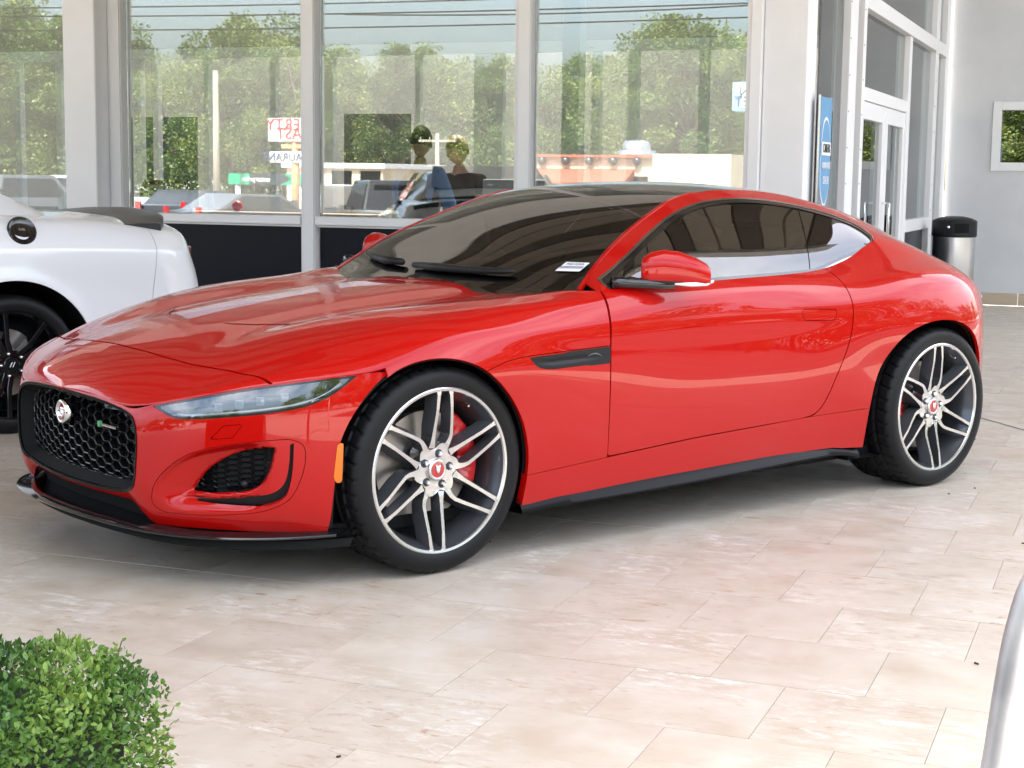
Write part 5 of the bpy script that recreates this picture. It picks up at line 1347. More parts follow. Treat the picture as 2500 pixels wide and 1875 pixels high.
def leaves(name, C_, D, size, m, parent, seed=0, wide=.55, fold=.25, tone=None):
    """one mesh of many small folded leaves; C_ centres, D pointing directions"""
    g = np.random.default_rng(seed); n = len(C_)
    D = D / np.maximum(np.linalg.norm(D, axis=1, keepdims=True), 1e-9)
    r = g.normal(size=(n, 3)); S = np.cross(D, r); S /= np.maximum(np.linalg.norm(S, axis=1, keepdims=True), 1e-9); U = np.cross(S, D)
    sz = (size * g.uniform(.65, 1.25, n))[:, None]
    a = C_; t = C_ + D * sz
    l1 = C_ + D * sz * .35 + S * sz * wide * .5 + U * sz * fold * .4; r1 = C_ + D * sz * .35 - S * sz * wide * .5 + U * sz * fold * .4
    l2 = C_ + D * sz * .75 + S * sz * wide * .38 + U * sz * fold * .3; r2 = C_ + D * sz * .75 - S * sz * wide * .38 + U * sz * fold * .3
    V = np.stack([a, l1, l2, t, r2, r1], 1).reshape(-1, 3)
    b = np.arange(n)[:, None] * 6
    F = np.concatenate([b + [0, 1, 2, 3], b + [0, 3, 4, 5]], 0)
    me = bpy.data.meshes.new(name); me.vertices.add(len(V)); me.vertices.foreach_set('co', V.ravel())
    me.loops.add(F.size); me.loops.foreach_set('vertex_index', F.ravel().astype(np.int32)); me.polygons.add(len(F)); me.polygons.foreach_set('loop_start', np.arange(0, F.size, 4)); 
    me.update(calc_edges=True)
    tn = g.uniform(0, 1, n) if tone is None else np.clip(tone + g.uniform(-.25, .25, n), 0, 1)
    at = me.attributes.new('tone', 'FLOAT', 'POINT'); at.data.foreach_set('value', np.repeat(tn, 6))
    me.materials.append(m); o = link(bpy.data.objects.new(name, me)); o.parent = parent
    return o
shrub = empty('clipped_shrub', (-1.91, 1.50, 0), 0, 'clipped small-leaved green shrub in the near left corner', 'shrub')
g = np.random.default_rng(5)
def shrub_top(x, y): return .585 + .020 * np.sin(x * 11 + 1) * np.sin(y * 9 + 2) + .012 * np.sin(x * 27 + y * 19) - .045 * np.clip((x - .46) / .14, 0, 1)**2 - .04 * np.clip((y - .38) / .14, 0, 1)**2
n1 = 62000; xx = g.uniform(-.95, .58, n1); yy = g.uniform(-.9, .50, n1); dpt = np.abs(g.normal(size=n1)) * .028
p1 = np.stack([xx, yy, shrub_top(xx, yy) - dpt], 1)
n2 = 26000; zz = g.uniform(.02, .57, n2); yy = g.uniform(-.9, .50, n2); p2 = np.stack([.585 + .02 * np.sin(yy * 13 + zz * 9) - .09 * np.clip((zz - .45) / .14, 0, 1)**2 - np.abs(g.normal(size=n2)) * .028, yy, zz], 1)
n3 = 9000; zz = g.uniform(.02, .57, n3); x3 = g.uniform(-.95, .58, n3); p3 = np.stack([x3, .50 - .08 * np.clip((zz - .45) / .14, 0, 1)**2 - np.abs(g.normal(size=n3)) * .028, zz], 1)
n4 = 9000; zz = g.uniform(.02, .57, n4); x3 = g.uniform(-.95, .58, n4); p4 = np.stack([x3, -.90 + np.abs(g.normal(size=n4)) * .028, zz], 1)
sp = np.vstack([p1, p2, p3, p4])
out = np.vstack([np.tile((0, 0, 1.), (n1, 1)), np.tile((1., 0, .2), (n2, 1)), np.tile((0, 1., .2), (n3, 1)), np.tile((0, -1., .2), (n4, 1))])
dr_ = out * .7 + g.normal(size=sp.shape) * .6 + np.array([0, 0, .25])
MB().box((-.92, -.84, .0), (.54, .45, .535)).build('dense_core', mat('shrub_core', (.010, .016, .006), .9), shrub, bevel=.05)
M['shrub_leaf'] = leaf_material('shrub_leaf', (.035, .085, .022), (.085, .18, .035), (.21, .31, .06), .35)
clump = .5 + .35 * np.sin(sp[:, 0] * 19 + sp[:, 1] * 13) * np.sin(sp[:, 2] * 21 + 2)
lv = leaves('foliage', sp, dr_, .0118, M['shrub_leaf'], shrub, 9, .55, .35, clump); tag(lv, kind='stuff')
# young shoots standing out of the clipped top
sh_c = []; sh_d = []; mb = MB()
for k in range(150):
    x, y = g.uniform(-.85, .52), g.uniform(-.85, .45); hgt = g.uniform(.01, .05); z0 = .575; tilt = g.normal(size=2) * .02
    mb.tube([(x, y, z0 - .08), (x + tilt[0], y + tilt[1], z0 + hgt)], [.0016, .0009], 4)
    for j in range(8):
        f = j / 7; a = g.uniform(0, 6.28); sh_c.append((x + tilt[0] * f, y + tilt[1] * f, z0 - .03 + (hgt + .03) * f)); sh_d.append((math.cos(a), math.sin(a), .7))
for k in range(70):
    side = g.uniform(); x = .575 if side < .6 else g.uniform(-.8, .5); y = g.uniform(-.8, .45) if side < .6 else .48; z0 = g.uniform(.1, .55)
    for j in range(7):
        f = j / 6 * .06; sh_c.append((x + (f if side < .6 else 0), y + (f if side >= .6 else 0), z0 + f * .6)); sh_d.append(tuple(g.normal(size=3) + (.6, .3, .5)))
tag(leaves('shoots', np.array(sh_c), np.array(sh_d, float), .0125, M['shrub_leaf'], shrub, 10, .55, .3, np.full(len(sh_c), .75)), kind='stuff')
for k in range(60):
    x, y = g.uniform(-.7, .4), g.uniform(-.7, .3); mb.tube([(x * .4, y * .4, 0), (x * .8, y * .8, .3), (x, y, .53)], [.008, .005, .002], 5)
tag(mb.build('twigs', mat('twig', (.09, .055, .035), .8), shrub, True), kind='stuff')

# ---------------------------------------------------------------- trees across the road (seen mirrored in the glazing)
M['leaf_oak'] = leaf_material('leaf_oak', (.045, .085, .020), (.12, .175, .042), (.25, .28, .08))
M['leaf_pine'] = leaf_material('leaf_pine', (.035, .065, .02), (.085, .125, .036), (.16, .19, .06))
M['bark'] = noise_col(mat('bark', (.12, .09, .065), .9), (.09, .07, .05), (.17, .13, .10), 6, 5, stretch=(1, 1, .2))
def make_tree(name, h, r, kind, seed, label):
    g = np.random.default_rng(seed); root = empty(name, (0, 0, 0), 0, label, 'tree', 'trees along the far side of the road')
    mb = MB(); mb.tube([(0, 0, -.2), (.15, 0, h * .3), (-.1, .1, h * .6), (.05, 0, h * .92)], [h * .022, h * .017, h * .011, h * .003], 8)
    cl = []; n = 62 if kind == 'oak' else 44
    for k in range(n):
        if kind == 'oak':
            f = g.uniform(.12, 1) ; zz = h * f; rr = r * math.sqrt(max(.03, 1 - ((f - .5) / .54)**2)) * g.uniform(.35, 1.0)
        else:
            f = g.uniform(.30, 1); zz = h * f; rr = r * (.25 + .9 * (1 - f)**.6) * g.uniform(.3, 1)
        a = g.uniform(0, 6.283); c = np.array([rr * math.cos(a), rr * math.sin(a), zz]); cl.append((c, g.uniform(.55, 1.15) * r * .30))
        if k % 3 == 0: mb.tube([(0, 0, zz * .72), tuple(c * (.6, .6, .93)), tuple(c)], [h * .008, h * .004, h * .0015], 5)
    mb.build('trunk', M['bark'], root, True)
    P = []; T_ = []; D = []
    for c, cr in cl:
        m_ = 300; d = g.normal(size=(m_, 3)); d /= np.linalg.norm(d, axis=1, keepdims=True); q = c + d * (cr * g.uniform(.45, 1.05, m_))[:, None] * (1, 1, .75)
        P.append(q); D.append(d + g.normal(size=d.shape) * .8); T_.append(np.full(m_, g.uniform(.2, .85)))
    tag(leaves('crown', np.vstack(P), np.vstack(D), h * .0165, M['leaf_oak' if kind == 'oak' else 'leaf_pine'], root, seed, .75, .2, np.concatenate(T_)), kind='stuff')
    return root
def virt(px, py, Yv):
    """place where a thing must stand for its mirror image in the glazing to appear there"""
    d = _R.T @ np.array([(px - 1250) / 3906.1, (py - 937.5) / 3906.1, 1.]); p = np.array([0, 0, CAM_H]) + d * (Yv / d[1]); return p[0], 2 * FY - Yv, p[2]
protos = [make_tree('oak_tree', 1, .40, 'oak', 21, ''), make_tree('oak_tree', 1, .34, 'oak', 22, ''), make_tree('pine_tree', 1, .26, 'pine', 23, ''), make_tree('pine_tree', 1, .22, 'pine', 24, ''), make_tree('oak_tree', 1, .30, 'oak', 25, '')]
tl = [(20, 30, 120, 0), (95, 60, 128, 1), (165, 70, 118, 4), (250, 90, 130, 0), (330, 120, 125, 2), (400, 150, 118, 1), (470, 130, 128, 3), (560, 85, 112, 4), (620, 72, 118, 0), (690, 95, 110, 1), (745, 110, 125, 2), (800, 145, 135, 0), (860, 160, 128, 3), (915, 150, 118, 1), (965, 132, 110, 2), (1010, 142, 114, 0), (1065, 165, 128, 4), (1130, 160, 132, 1), (1200, 168, 125, 0), (1270, 165, 135, 2), (1340, 172, 120, 1), (1410, 165, 128, 0), (1480, 160, 122, 4), (1550, 140, 118, 1), (1610, 85, 108, 0), (1680, 68, 104, 4), (1740, 80, 110, 1), (1800, 120, 118, 0), (1860, 150, 125, 2), (-60, 40, 118, 1), (1930, 130, 118, 0), (2010, 120, 120, 1)]
WHO = {0: 'broad leafy green tree', 1: 'rounded leafy green tree', 2: 'dark ragged pine tree', 3: 'slim dark pine tree', 4: 'tall loose light green tree'}
def tlabel(px, k):
    side = 'far left window' if px < 200 else 'window with the office chair' if px < 745 else 'window behind the two people' if px < 1265 else 'window above the car roof' if px < 1860 else 'right end of the glazing'
    return side
used = set(); tl_s = sorted(range(len(tl)), key=lambda i: tl[i][0]); cnt = {}
for i in tl_s:
    px, py, Yv, k = tl[i]; x, y, z = virt(px, py, Yv); hgt = (z - LOT) * 1.03
    o = protos[k] if k not in used else copy_tree(protos[k]); used.add(k)
    o.location = (x, y, LOT); o.scale = (hgt * random.uniform(.95, 1.25), hgt * random.uniform(.95, 1.25), hgt); o.rotation_euler = (0, 0, random.uniform(0, 6.28))
    key = (WHO[k], tlabel(px, k)); cnt[key] = cnt.get(key, 0) + 1
    o['label'] = '%s%s mirrored in the %s' % (('', 'second ', 'third ', 'fourth ', 'fifth ')[cnt[key] - 1], key[0], key[1])
# trees to the right and behind (mirrored in the red paint)
for i, (x, y, hgt, k) in enumerate(((30, -34, 9, 0), (33, -25, 10, 1), (31, -17, 8.5, 0), (34, -9, 10, 1), (31, -1, 9, 0), (33, 7, 9.5, 4), (31, 15, 9, 0), (34, 24, 10, 1), (32, 33, 9, 0), (33, 42, 10, 1), (30, 52, 9, 0), (-14, -100, 14, 0), (-5, -104, 15, 1), (4, -100, 14, 0), (14, -104, 14, 4), (-72, 10, 12, 0), (-66, 32, 13, 1), (-60, -18, 12, 4))):
    o = copy_tree(protos[k]); o.location = (x, y, LOT); o.scale = (hgt * 1.3, hgt * 1.3, hgt); o.rotation_euler = (0, 0, i * 1.3)
    o['label'] = 'green tree far off to the %s of the forecourt, beyond the picture' % ('right' if x > 0 else 'left'); o['group'] = 'trees right of the forecourt' if x > 0 else 'trees left of the forecourt'
# undergrowth that closes the wood below the crowns
ug = []
for k in range(42000):
    px = rng.uniform(-150, 2000); Yv = rng.uniform(112, 140); x, y, _z = virt(px, 430, Yv); ug.append((x, y, LOT + abs(rng.normal()) * 3.0))

for k in range(5000): ug.append((rng.uniform(27, 36), rng.uniform(-40, 58), LOT + abs(rng.normal()) * 1.2))
ug = np.array(ug); ugo = leaves('undergrowth', ug, rng.normal(size=ug.shape), .28, M['leaf_oak'], None, 77, .8, .2); tag(ugo, 'dense green undergrowth below the trees around the lot', 'undergrowth', kind='stuff')

# ---------------------------------------------------------------- buildings, signs and poles across the lot
M['cream'] = noise_col(mat('cream_wall', (.62, .52, .38), .8), (.58, .48, .35), (.66, .56, .42), .6, 3)
M['terracotta'] = mat('terracotta', (.36, .10, .06), .7)
M['pole_wood'] = noise_col(mat('pole_wood', (.36, .31, .25), .9), (.30, .25, .2), (.42, .37, .31), 3, 4, stretch=(1, 1, .1))
def span(px0, px1, Yv): return virt(px0, 430, Yv)[0], virt(px1, 430, Yv)[0]
def zat(px, py, Yv): return virt(px, py, Yv)[2]
# rental office with the long sign band
Yv = 72; y = 2 * FY - Yv; a, b = span(700, 935, Yv); zt_ = zat(800, 410, Yv)
ro = empty('rental_office', ((a + b) / 2, y, LOT), 0, 'low cream rental office across the lot, mirrored left of the two people', 'building'); w = (b - a) / 2
MB().box((-w, -7, 0), (w, 0, zt_ - LOT)).build('wall', M['cream'], ro); MB().box((-w - .2, -7.2, zt_ - LOT + .002), (w + .2, .2, zt_ - LOT + .25)).build('parapet', M['white_wall'], ro)
for k in range(3): MB().box((-w + 1 + k * 1.6, .005, .9), (-w + 2.1 + k * 1.6, .05, 2.2)).build('window', M['black_gloss'], ro)
a2, b2 = span(558, 748, 62); za, zb = zat(650, 424, 62), zat(650, 451, 62); ys = 2 * FY - 62
eb = empty('sign_band', ((a2 + b2) / 2, ys, LOT), 0, 'long dark sign band with green ends and white lettering on posts', 'sign'); w = (b2 - a2) / 2
MB().box((-w, -.3, zb - LOT), (w, 0, za - LOT)).build('band', mat('band_dark', (.02, .03, .04), .4), eb)
gm = mat('band_green', (.0, .30, .16), .4)
MB().prism([(w, zb - LOT), (w, za - LOT), (w * .45, za - LOT), (w * .62, (za + zb) / 2 - LOT), (w * .35, zb - LOT)], 'y', .002, .02).build('green_end', gm, eb)
MB().box((-w, .002, zb - LOT), (-w * .45, .02, za - LOT)).build('green_end', gm, eb)
t = text_obj('lettering', 'enterprise', (za - zb) * .72, M['white_metal'], eb, .01); t.rotation_euler = (math.pi / 2, 0, math.pi); t.location = (-w * .28, .03, (za + zb) / 2 - LOT)
for k in (-1, 1): mb = MB(); mb.tube([(k * w * .8, -.15, 0), (k * w * .8, -.15, zb - LOT)], .12, 10); mb.build('post', M['white_metal'], eb, True)
# restaurant sign on its rusty pole
Yv = 52; y = 2 * FY - Yv
xa, xb = span(655, 778, Yv); xm = (xa + xb) / 2
rs = empty('restaurant_sign', (xm, y, LOT), 0, 'white roadside sign with red lettering on a rusty pole', 'sign'); w = (xb - xa) / 2; o_ = M['white_metal']
rust = noise_col(mat('rusty_steel', (.5, .25, .12), .8), (.42, .18, .08), (.6, .34, .18), 2, 5); redl = mat('sign_red', (.45, .02, .015), .5); dkl = mat('sign_dark', (.03, .05, .12), .5)
Z = lambda py: zat(700, py, Yv) - LOT
MB().box((-w, -.35, Z(345)), (w, 0, Z(288))).build('upper_panel', o_, rs, bevel=.03); MB().box((-w * .95, -.3, Z(397)), (w * .95, 0, Z(370))).build('lower_panel', o_, rs, bevel=.03)
for body, py, s in (('LIBERTY', 305, .62), ('EAST', 327, .62)):
    t = text_obj('lettering', body, s, redl, rs, .01); t.rotation_euler = (math.pi / 2, 0, math.pi); t.location = (0, .03, Z(py))
t = text_obj('lettering', 'RESTAURANT', .42, dkl, rs, .01); t.rotation_euler = (math.pi / 2, 0, math.pi); t.location = (0, .03, Z(384))
mb = MB(); mb.tube([(0, -.18, 0), (0, -.18, Z(345))], .14, 10); mb.build('pole', rust, rs, True); MB().box((-w * .5, -.25, Z(362)), (w * .5, -.05, Z(352))).build('cross_bar', rust, rs)
# cream shed with a metal roof
Yv = 66; y = 2 * FY - Yv; a, b = span(1035, 1172, Yv); z1 = zat(1100, 470, Yv); z2 = zat(1150, 412, Yv); z3 = zat(1040, 436, Yv)
cs = empty('cream_shed', ((a + b) / 2, y, LOT), 0, 'cream shed with sloping corrugated wall, mirrored below the smiling person', 'building'); w = (b - a) / 2
MB().prism([(-w, z1 - LOT), (w, z1 - LOT), (w, z2 - LOT), (-w * .6, z2 - LOT - .3), (-w, z3 - LOT)], 'y', -5, 0).build('body', M['cream'], cs)
for k in range(6): zq = z1 - LOT + (z2 - z1) * (k + .5) / 7; MB().box((-w, .004, zq), (w * .98, .03, zq + .04)).build('rib', M['concrete'], cs)
for k in (-1, 1): MB().box((k * w * .8 - .1, -1, 0), (k * w * .8 + .1, -.8, z1 - LOT)).build('leg', M['concrete'], cs)
# red and cream diner with roof fan
Yv = 74; y = 2 * FY - Yv; a, b = span(1270, 1600, Yv); a3, b3 = span(1600, 1790, Yv)
dn = empty('diner', ((a + b) / 2, y, LOT), 0, 'cream diner with terracotta awning roof, mirrored above the red car roof', 'building'); w = (b - a) / 2; Z = lambda py: zat(1450, py, Yv) - LOT
MB().box((-w, -9, 0), (w, 0, Z(382))).build('wall', M['cream'], dn); MB().box((-w, -.3, Z(384)), (w, .3, Z(378))).build('coping', M['terracotta'], dn)
MB().prism([(-.0, Z(412)), (1.8, Z(445)), (1.8, Z(450)), (0, Z(450))], 'x', -w, w * .7).build('awning', M['terracotta'], dn)
MB().box((w, -8, 0), (w + (b3 - a3), .5, Z(375))).build('wing', M['cream'], dn)
for k in range(5): mb = MB(); mb.sphere((-w + 1.2 + k * 2.1 * w / 6, .15, Z(393)), .22, 10, 6); mb.build('lamp', M['alloy_dark'], dn, True)
mb = MB(); mb.lathe([(.95, Z(376)), (.95, Z(366)), (.7, Z(364)), (.7, Z(350)), (.55, Z(340)), (0, Z(338))], (virt(1515, 430, Yv)[0] - (a + b) / 2, -2.5, 0), 20); mb.build('roof_fan', M['alloy'], dn, True)
for k in range(4): MB().box((-w + .8 + k * w * .42, .01, .9), (-w + 2.2 + k * w * .42, .04, 2.1)).build('window', M['black_gloss'], dn)
# blue market sign
Yv = 46; y = 2 * FY - Yv; xa, xb = span(1782, 1900, Yv)
ms = empty('market_sign', ((xa + xb) / 2, y, LOT), 0, 'pale blue box sign with dark lettering on a blue pole', 'sign'); w = (xb - xa) / 2; Z = lambda py: zat(1820, py, Yv) - LOT; bl = mat('market_blue', (.25, .50, .72), .5)
MB().box((-w, -.5, Z(271)), (w, 0, Z(200))).build('box', bl, ms, bevel=.03); MB().box((-w * .62, .003, Z(263)), (w * .95, .03, Z(208))).build('face', M['white_metal'], ms)
for body, py in (('GREEN', 224), ('MARKET', 248)): t = text_obj('lettering', body, .40, dkl, ms, .01); t.rotation_euler = (math.pi / 2, 0, math.pi); t.location = (w * .18, .04, Z(py))
MB().box((-.15, -.35, 0), (.15, -.15, Z(271))).build('pole', mat('pole_blue', (.06, .22, .55), .5), ms)
# utility poles and wires
def util_pole(px, ytop, Yv, label, arm=True):
    x, y, z = virt(px, ytop, Yv); o = empty('utility_pole', (x, y, LOT), 0, label, 'pole', 'wooden utility poles across the lot'); mb = MB(); mb.tube([(0, 0, 0), (0, 0, z - LOT)], [.16, .11], 10); mb.build('shaft', M['pole_wood'], o, True)
    if arm:
        MB().box((-1.2, -.06, z - LOT - .5), (1.2, .06, z - LOT - .36)).build('crossarm', M['pole_wood'], o)
        for k in (-1.1, -.5, .5, 1.1): mb = MB(); mb.lathe([(.0, .18), (.04, .16), (.05, .05), (.03, 0)], (k, 0, z - LOT - .36), 8); mb.build('insulator', M['alloy'], o)
    return o
util_pole(526, 172, 60, 'tall plain utility pole mirrored left of the restaurant sign', False); util_pole(1068, 326, 88, 'utility pole with crossarm mirrored between the two people')
for j, (pl, pr_, Yv) in enumerate((((-50, 22), (1230, 0), 40), ((-50, 42), (1230, 28), 40), ((-50, 76), (1230, 62), 41), ((1240, 38), (1980, 6), 41))):
    p0 = np.array(virt(*pl, Yv)); p1 = np.array(virt(*pr_, Yv)); d = p1 - p0; p0 = p0 - d * .6; p1 = p1 + d * .6; mb = MB()
    mb.tube([tuple(p0 + (p1 - p0) * f + np.array([0, 0, .25 * ((2 * f - 1)**2 - .1)])) for f in np.linspace(0, 1, 30)], .022, 6)
    tag(mb.build('power_line', M['black_matte'], None, True), ('topmost', 'second', 'third', 'single')[j] + (' dark wire mirrored across the left windows' if j < 3 else ' dark wire mirrored across the window over the car roof'), 'wire', 'wires over the lot')

# ---------------------------------------------------------------- parked vehicles in the lot
def vehicle(name, label, cat, paint, style, loc, rz):
    o = empty(name, loc, rz, label, cat, 'vehicles parked in the lot')
    if style == 'suv': prof = [(-2.3,.45),(-2.35,.85),(-2.25,1.05),(-1.05,1.15),(-.45,1.72),(2.05,1.74),(2.2,1.1),(2.25,.5)]; cab = [(-.85,1.18),(-.38,1.62),(1.95,1.64),(2.08,1.15)]
    elif style == 'pickup': prof = [(-2.7,.5),(-2.75,.95),(-2.6,1.12),(-1.2,1.2),(-.65,1.85),(.85,1.86),(1.0,1.22),(2.75,1.22),(2.8,.6)]; cab = [(-1.02,1.24),(-.58,1.76),(.8,1.77),(.9,1.24)]
    else: prof = [(-2.3,.45),(-2.35,.75),(-2.1,.9),(-1.0,.98),(-.3,1.42),(1.0,1.45),(1.75,1.02),(2.2,.98),(2.28,.5)]; cab = [(-.85,1.0),(-.24,1.36),(.95,1.38),(1.55,1.02)]
    hw = .92; V = []; n = len(prof)
    for s in (-1, -.96, .96, 1):
        for x, z in prof:
            t_ = 1 - .16 * max(0, (z - 1.1) / .7); V.append((x * (1 if abs(s) < 1 else .985), s * hw * t_, z if abs(s) < 1 else z * .985 + .006))
    F = []
    for k in range(3): F += [(k * n + i, k * n + (i + 1) % n, (k + 1) * n + (i + 1) % n, (k + 1) * n + i) for i in range(n)]
    F += [tuple(range(n)), tuple(range(4 * n - 1, 3 * n - 1, -1))]
    b_ = MB().add(V, F).build('body', paint, o, bevel=.03)
    for s in (-1, 1):
        Vg = [(x, s * (hw * (1 - .16 * max(0, (z - 1.1) / .7)) + .006), z) for x, z in cab]; mesh_obj('side_window', Vg, [(0, 1, 2, 3)], M['black_gloss'], o, False)
        for x in (prof[0][0] + .85, prof[-1][0] - .95):
            wl = empty('wheel', (x, s * .86, .36)); wl.parent = o
            mb = MB(); mb.lathe([(.2, -.09), (.34, -.11), (.36, -.08), (.36, .08), (.34, .11), (.2, .09)], n=20, axis='y'); mb.build('tyre', M['tyre'], wl, True, sharp=40)
            mb = MB(); mb.lathe([(0, s * .08), (.19, s * .10), (.21, s * .09)], n=16, axis='y'); mb.build('hubcap', M['alloy_dark'], wl)
        MB().box((prof[-1][0] - .06, s * .78 - .08, .85), (prof[-1][0] + .02, s * .78 + .08, 1.1)).build('tail_lamp', mat('lamp_red', (.5, .01, .01), .2, coat=1), o)
        MB().box((prof[0][0] - .02, s * .7 - .14, .72), (prof[0][0] + .08, s * .7 + .14, .88)).build('headlamp', M['lamp_crystal'], o)
        MB().box((cab[0][0] + .15, s * .95 - (.06 if s < 0 else 0), 1.12), (cab[0][0] + .3, s * .95 + (.12 if s > 0 else .02), 1.28)).build('door_mirror', paint, o)
    ra = [(prof[-1][0] - .03 if style == 'suv' else cab[2][0], 1.2), (cab[2][0] + .06, cab[2][1])]
    mesh_obj('rear_window', [(ra[0][0] + .04, -.7, ra[0][1]), (ra[0][0] + .04, .7, ra[0][1]), (ra[1][0] + .06, .62, ra[1][1]), (ra[1][0] + .06, -.62, ra[1][1])], [(0, 1, 2, 3)], M['black_gloss'], o, False)
    mesh_obj('front_window', [(cab[0][0] - .12, -.7, 1.2), (cab[0][0] - .12, .7, 1.2), (cab[1][0] - .03, .62, cab[1][1]), (cab[1][0] - .03, -.62, cab[1][1])], [(3, 2, 1, 0)], M['black_gloss'], o, False)
    return o
pb = mat('paint_black', (.008, .008, .009), .25, coat=1); pw_ = mat('paint_white', (.7, .7, .69), .3, coat=1); pg = mat('paint_grey', (.10, .11, .12), .3, .4, coat=1); pbl = mat('paint_navy', (.01, .02, .06), .25, coat=1)
for px, Yv, style, p, rz, lab in ((60, 38, 'pickup', pg, 2.2, 'dark grey pickup mirrored at the far left edge'), (190, 44, 'pickup', pw_, 2.4, 'white pickup mirrored beside the left column'), (130, 60, 'car', pbl, 2.6, 'dark blue car behind the pickups mirrored at far left'), (870, 36, 'suv', pb, 1.25, 'black boxy sport utility vehicle mirrored left of the standing back'), (960, 33, 'pickup', pb, .9, 'black pickup mirrored below the blue sleeve'), (985, 52, 'suv', pw_, 1.3, 'white van-like vehicle mirrored behind the black ones'), (1090, 40, 'car', pbl, 2.1, 'dark blue car mirrored below the cream shed'), (1150, 37, 'suv', pb, 2.2, 'black vehicle mirrored beside the car windshield'), (620, 38, 'car', pg, 2.0, 'grey car mirrored under the rusty sign pole'), (1400, 46, 'suv', pg, 1.2, 'grey vehicle mirrored low above the red car roof'), (1560, 48, 'car', pw_, 1.9, 'white car mirrored low above the red car roof'), (480, 44, 'car', pb, 1.5, 'black car mirrored behind the office chair')):
    x, y, _ = virt(px, 430, Yv); vehicle('parked_' + {'suv': 'suv', 'pickup': 'pickup', 'car': 'car'}[style], lab, {'suv': 'suv', 'pickup': 'pickup', 'car': 'car'}[style], p, style, (x, y, LOT), rz)

# ---------------------------------------------------------------- things inside the showroom
dk = empty('office_desk', (-7.0, 11.6, .012), 0, 'wide desk with wooden top behind the left window', 'desk')
MB().box((-.75, -.35, .94), (1.35, .35, .98)).build('desk_top', mat('desk_wood', (.32, .22, .14), .4), dk, bevel=.004)
for x in (-.70, 1.26): MB().box((x, -.33, 0), (x + .05, .33, .938)).build('desk_side', M['black_plastic'], dk)
ch = empty('office_chair', (-7.42, 11.15, .012), 0, 'office chair with a grey mesh back in a black frame behind the left window', 'chair')
fr = [(-.22, .62), (-.25, 1.16), (-.21, 1.21), (.17, 1.21), (.21, 1.16), (.24, .62)]
mb = MB(); mb.tube([(x, 0, z) for x, z in fr], .018, 8); mb.build('back_frame', M['black_plastic'], ch, True)
MB().box((-.225, .004, .64), (.215, .012, 1.195)).build('back_mesh', mat('chair_mesh', (.22, .24, .24), .8), ch)
MB().box((-.25, -.02, .47), (.25, .45, .55)).build('seat', M['black_plastic'], ch, bevel=.02); mb = MB(); mb.tube([(0, .2, .06), (0, .2, .47)], .03, 8); mb.build('stem', M['chrome'], ch, True)
for k in range(5): a = k * 1.2566; mb = MB(); mb.tube([(0, .2, .08), (.3 * math.cos(a), .2 + .3 * math.sin(a), .035)], .02, 6); mb.build('foot', M['black_plastic'], ch, True)
bl_ = MB(); bl_.sphere((0, 0, 0), .045, 14, 10); o = bl_.build('red_ball', mat('ball_red', (.5, .02, .02), .3), None, True); o.location = (-6.92, 11.4, 1.037); tag(o, 'small red ball lying on the desk behind the left window', 'ball')
mn = empty('computer_monitor', (-4.55, 11.55, .98), .5, 'grey computer monitor on the counter beside the smiling person', 'monitor')
MB().box((-.24, -.02, .06), (.24, .02, .30)).build('screen', mat('monitor_back', (.42, .46, .50), .35), mn, bevel=.01); MB().box((-.03, -.02, 0), (.03, .02, .06)).build('stand', M['black_plastic'], mn); MB().box((-.12, -.09, -.012), (.12, .09, .0)).build('foot', M['black_plastic'], mn)
ct = empty('sales_counter', (-4.95, 11.5, .012), 0, 'low sales counter between the two people behind the middle window', 'counter'); MB().box((-.55, -.28, .90), (.75, .28, .955)).build('counter_top', mat('counter_wood', (.30, .22, .15), .4), ct, bevel=.004); MB().box((-.5, -.22, 0), (.7, .22, .898)).build('counter_body', M['white_metal'], ct)

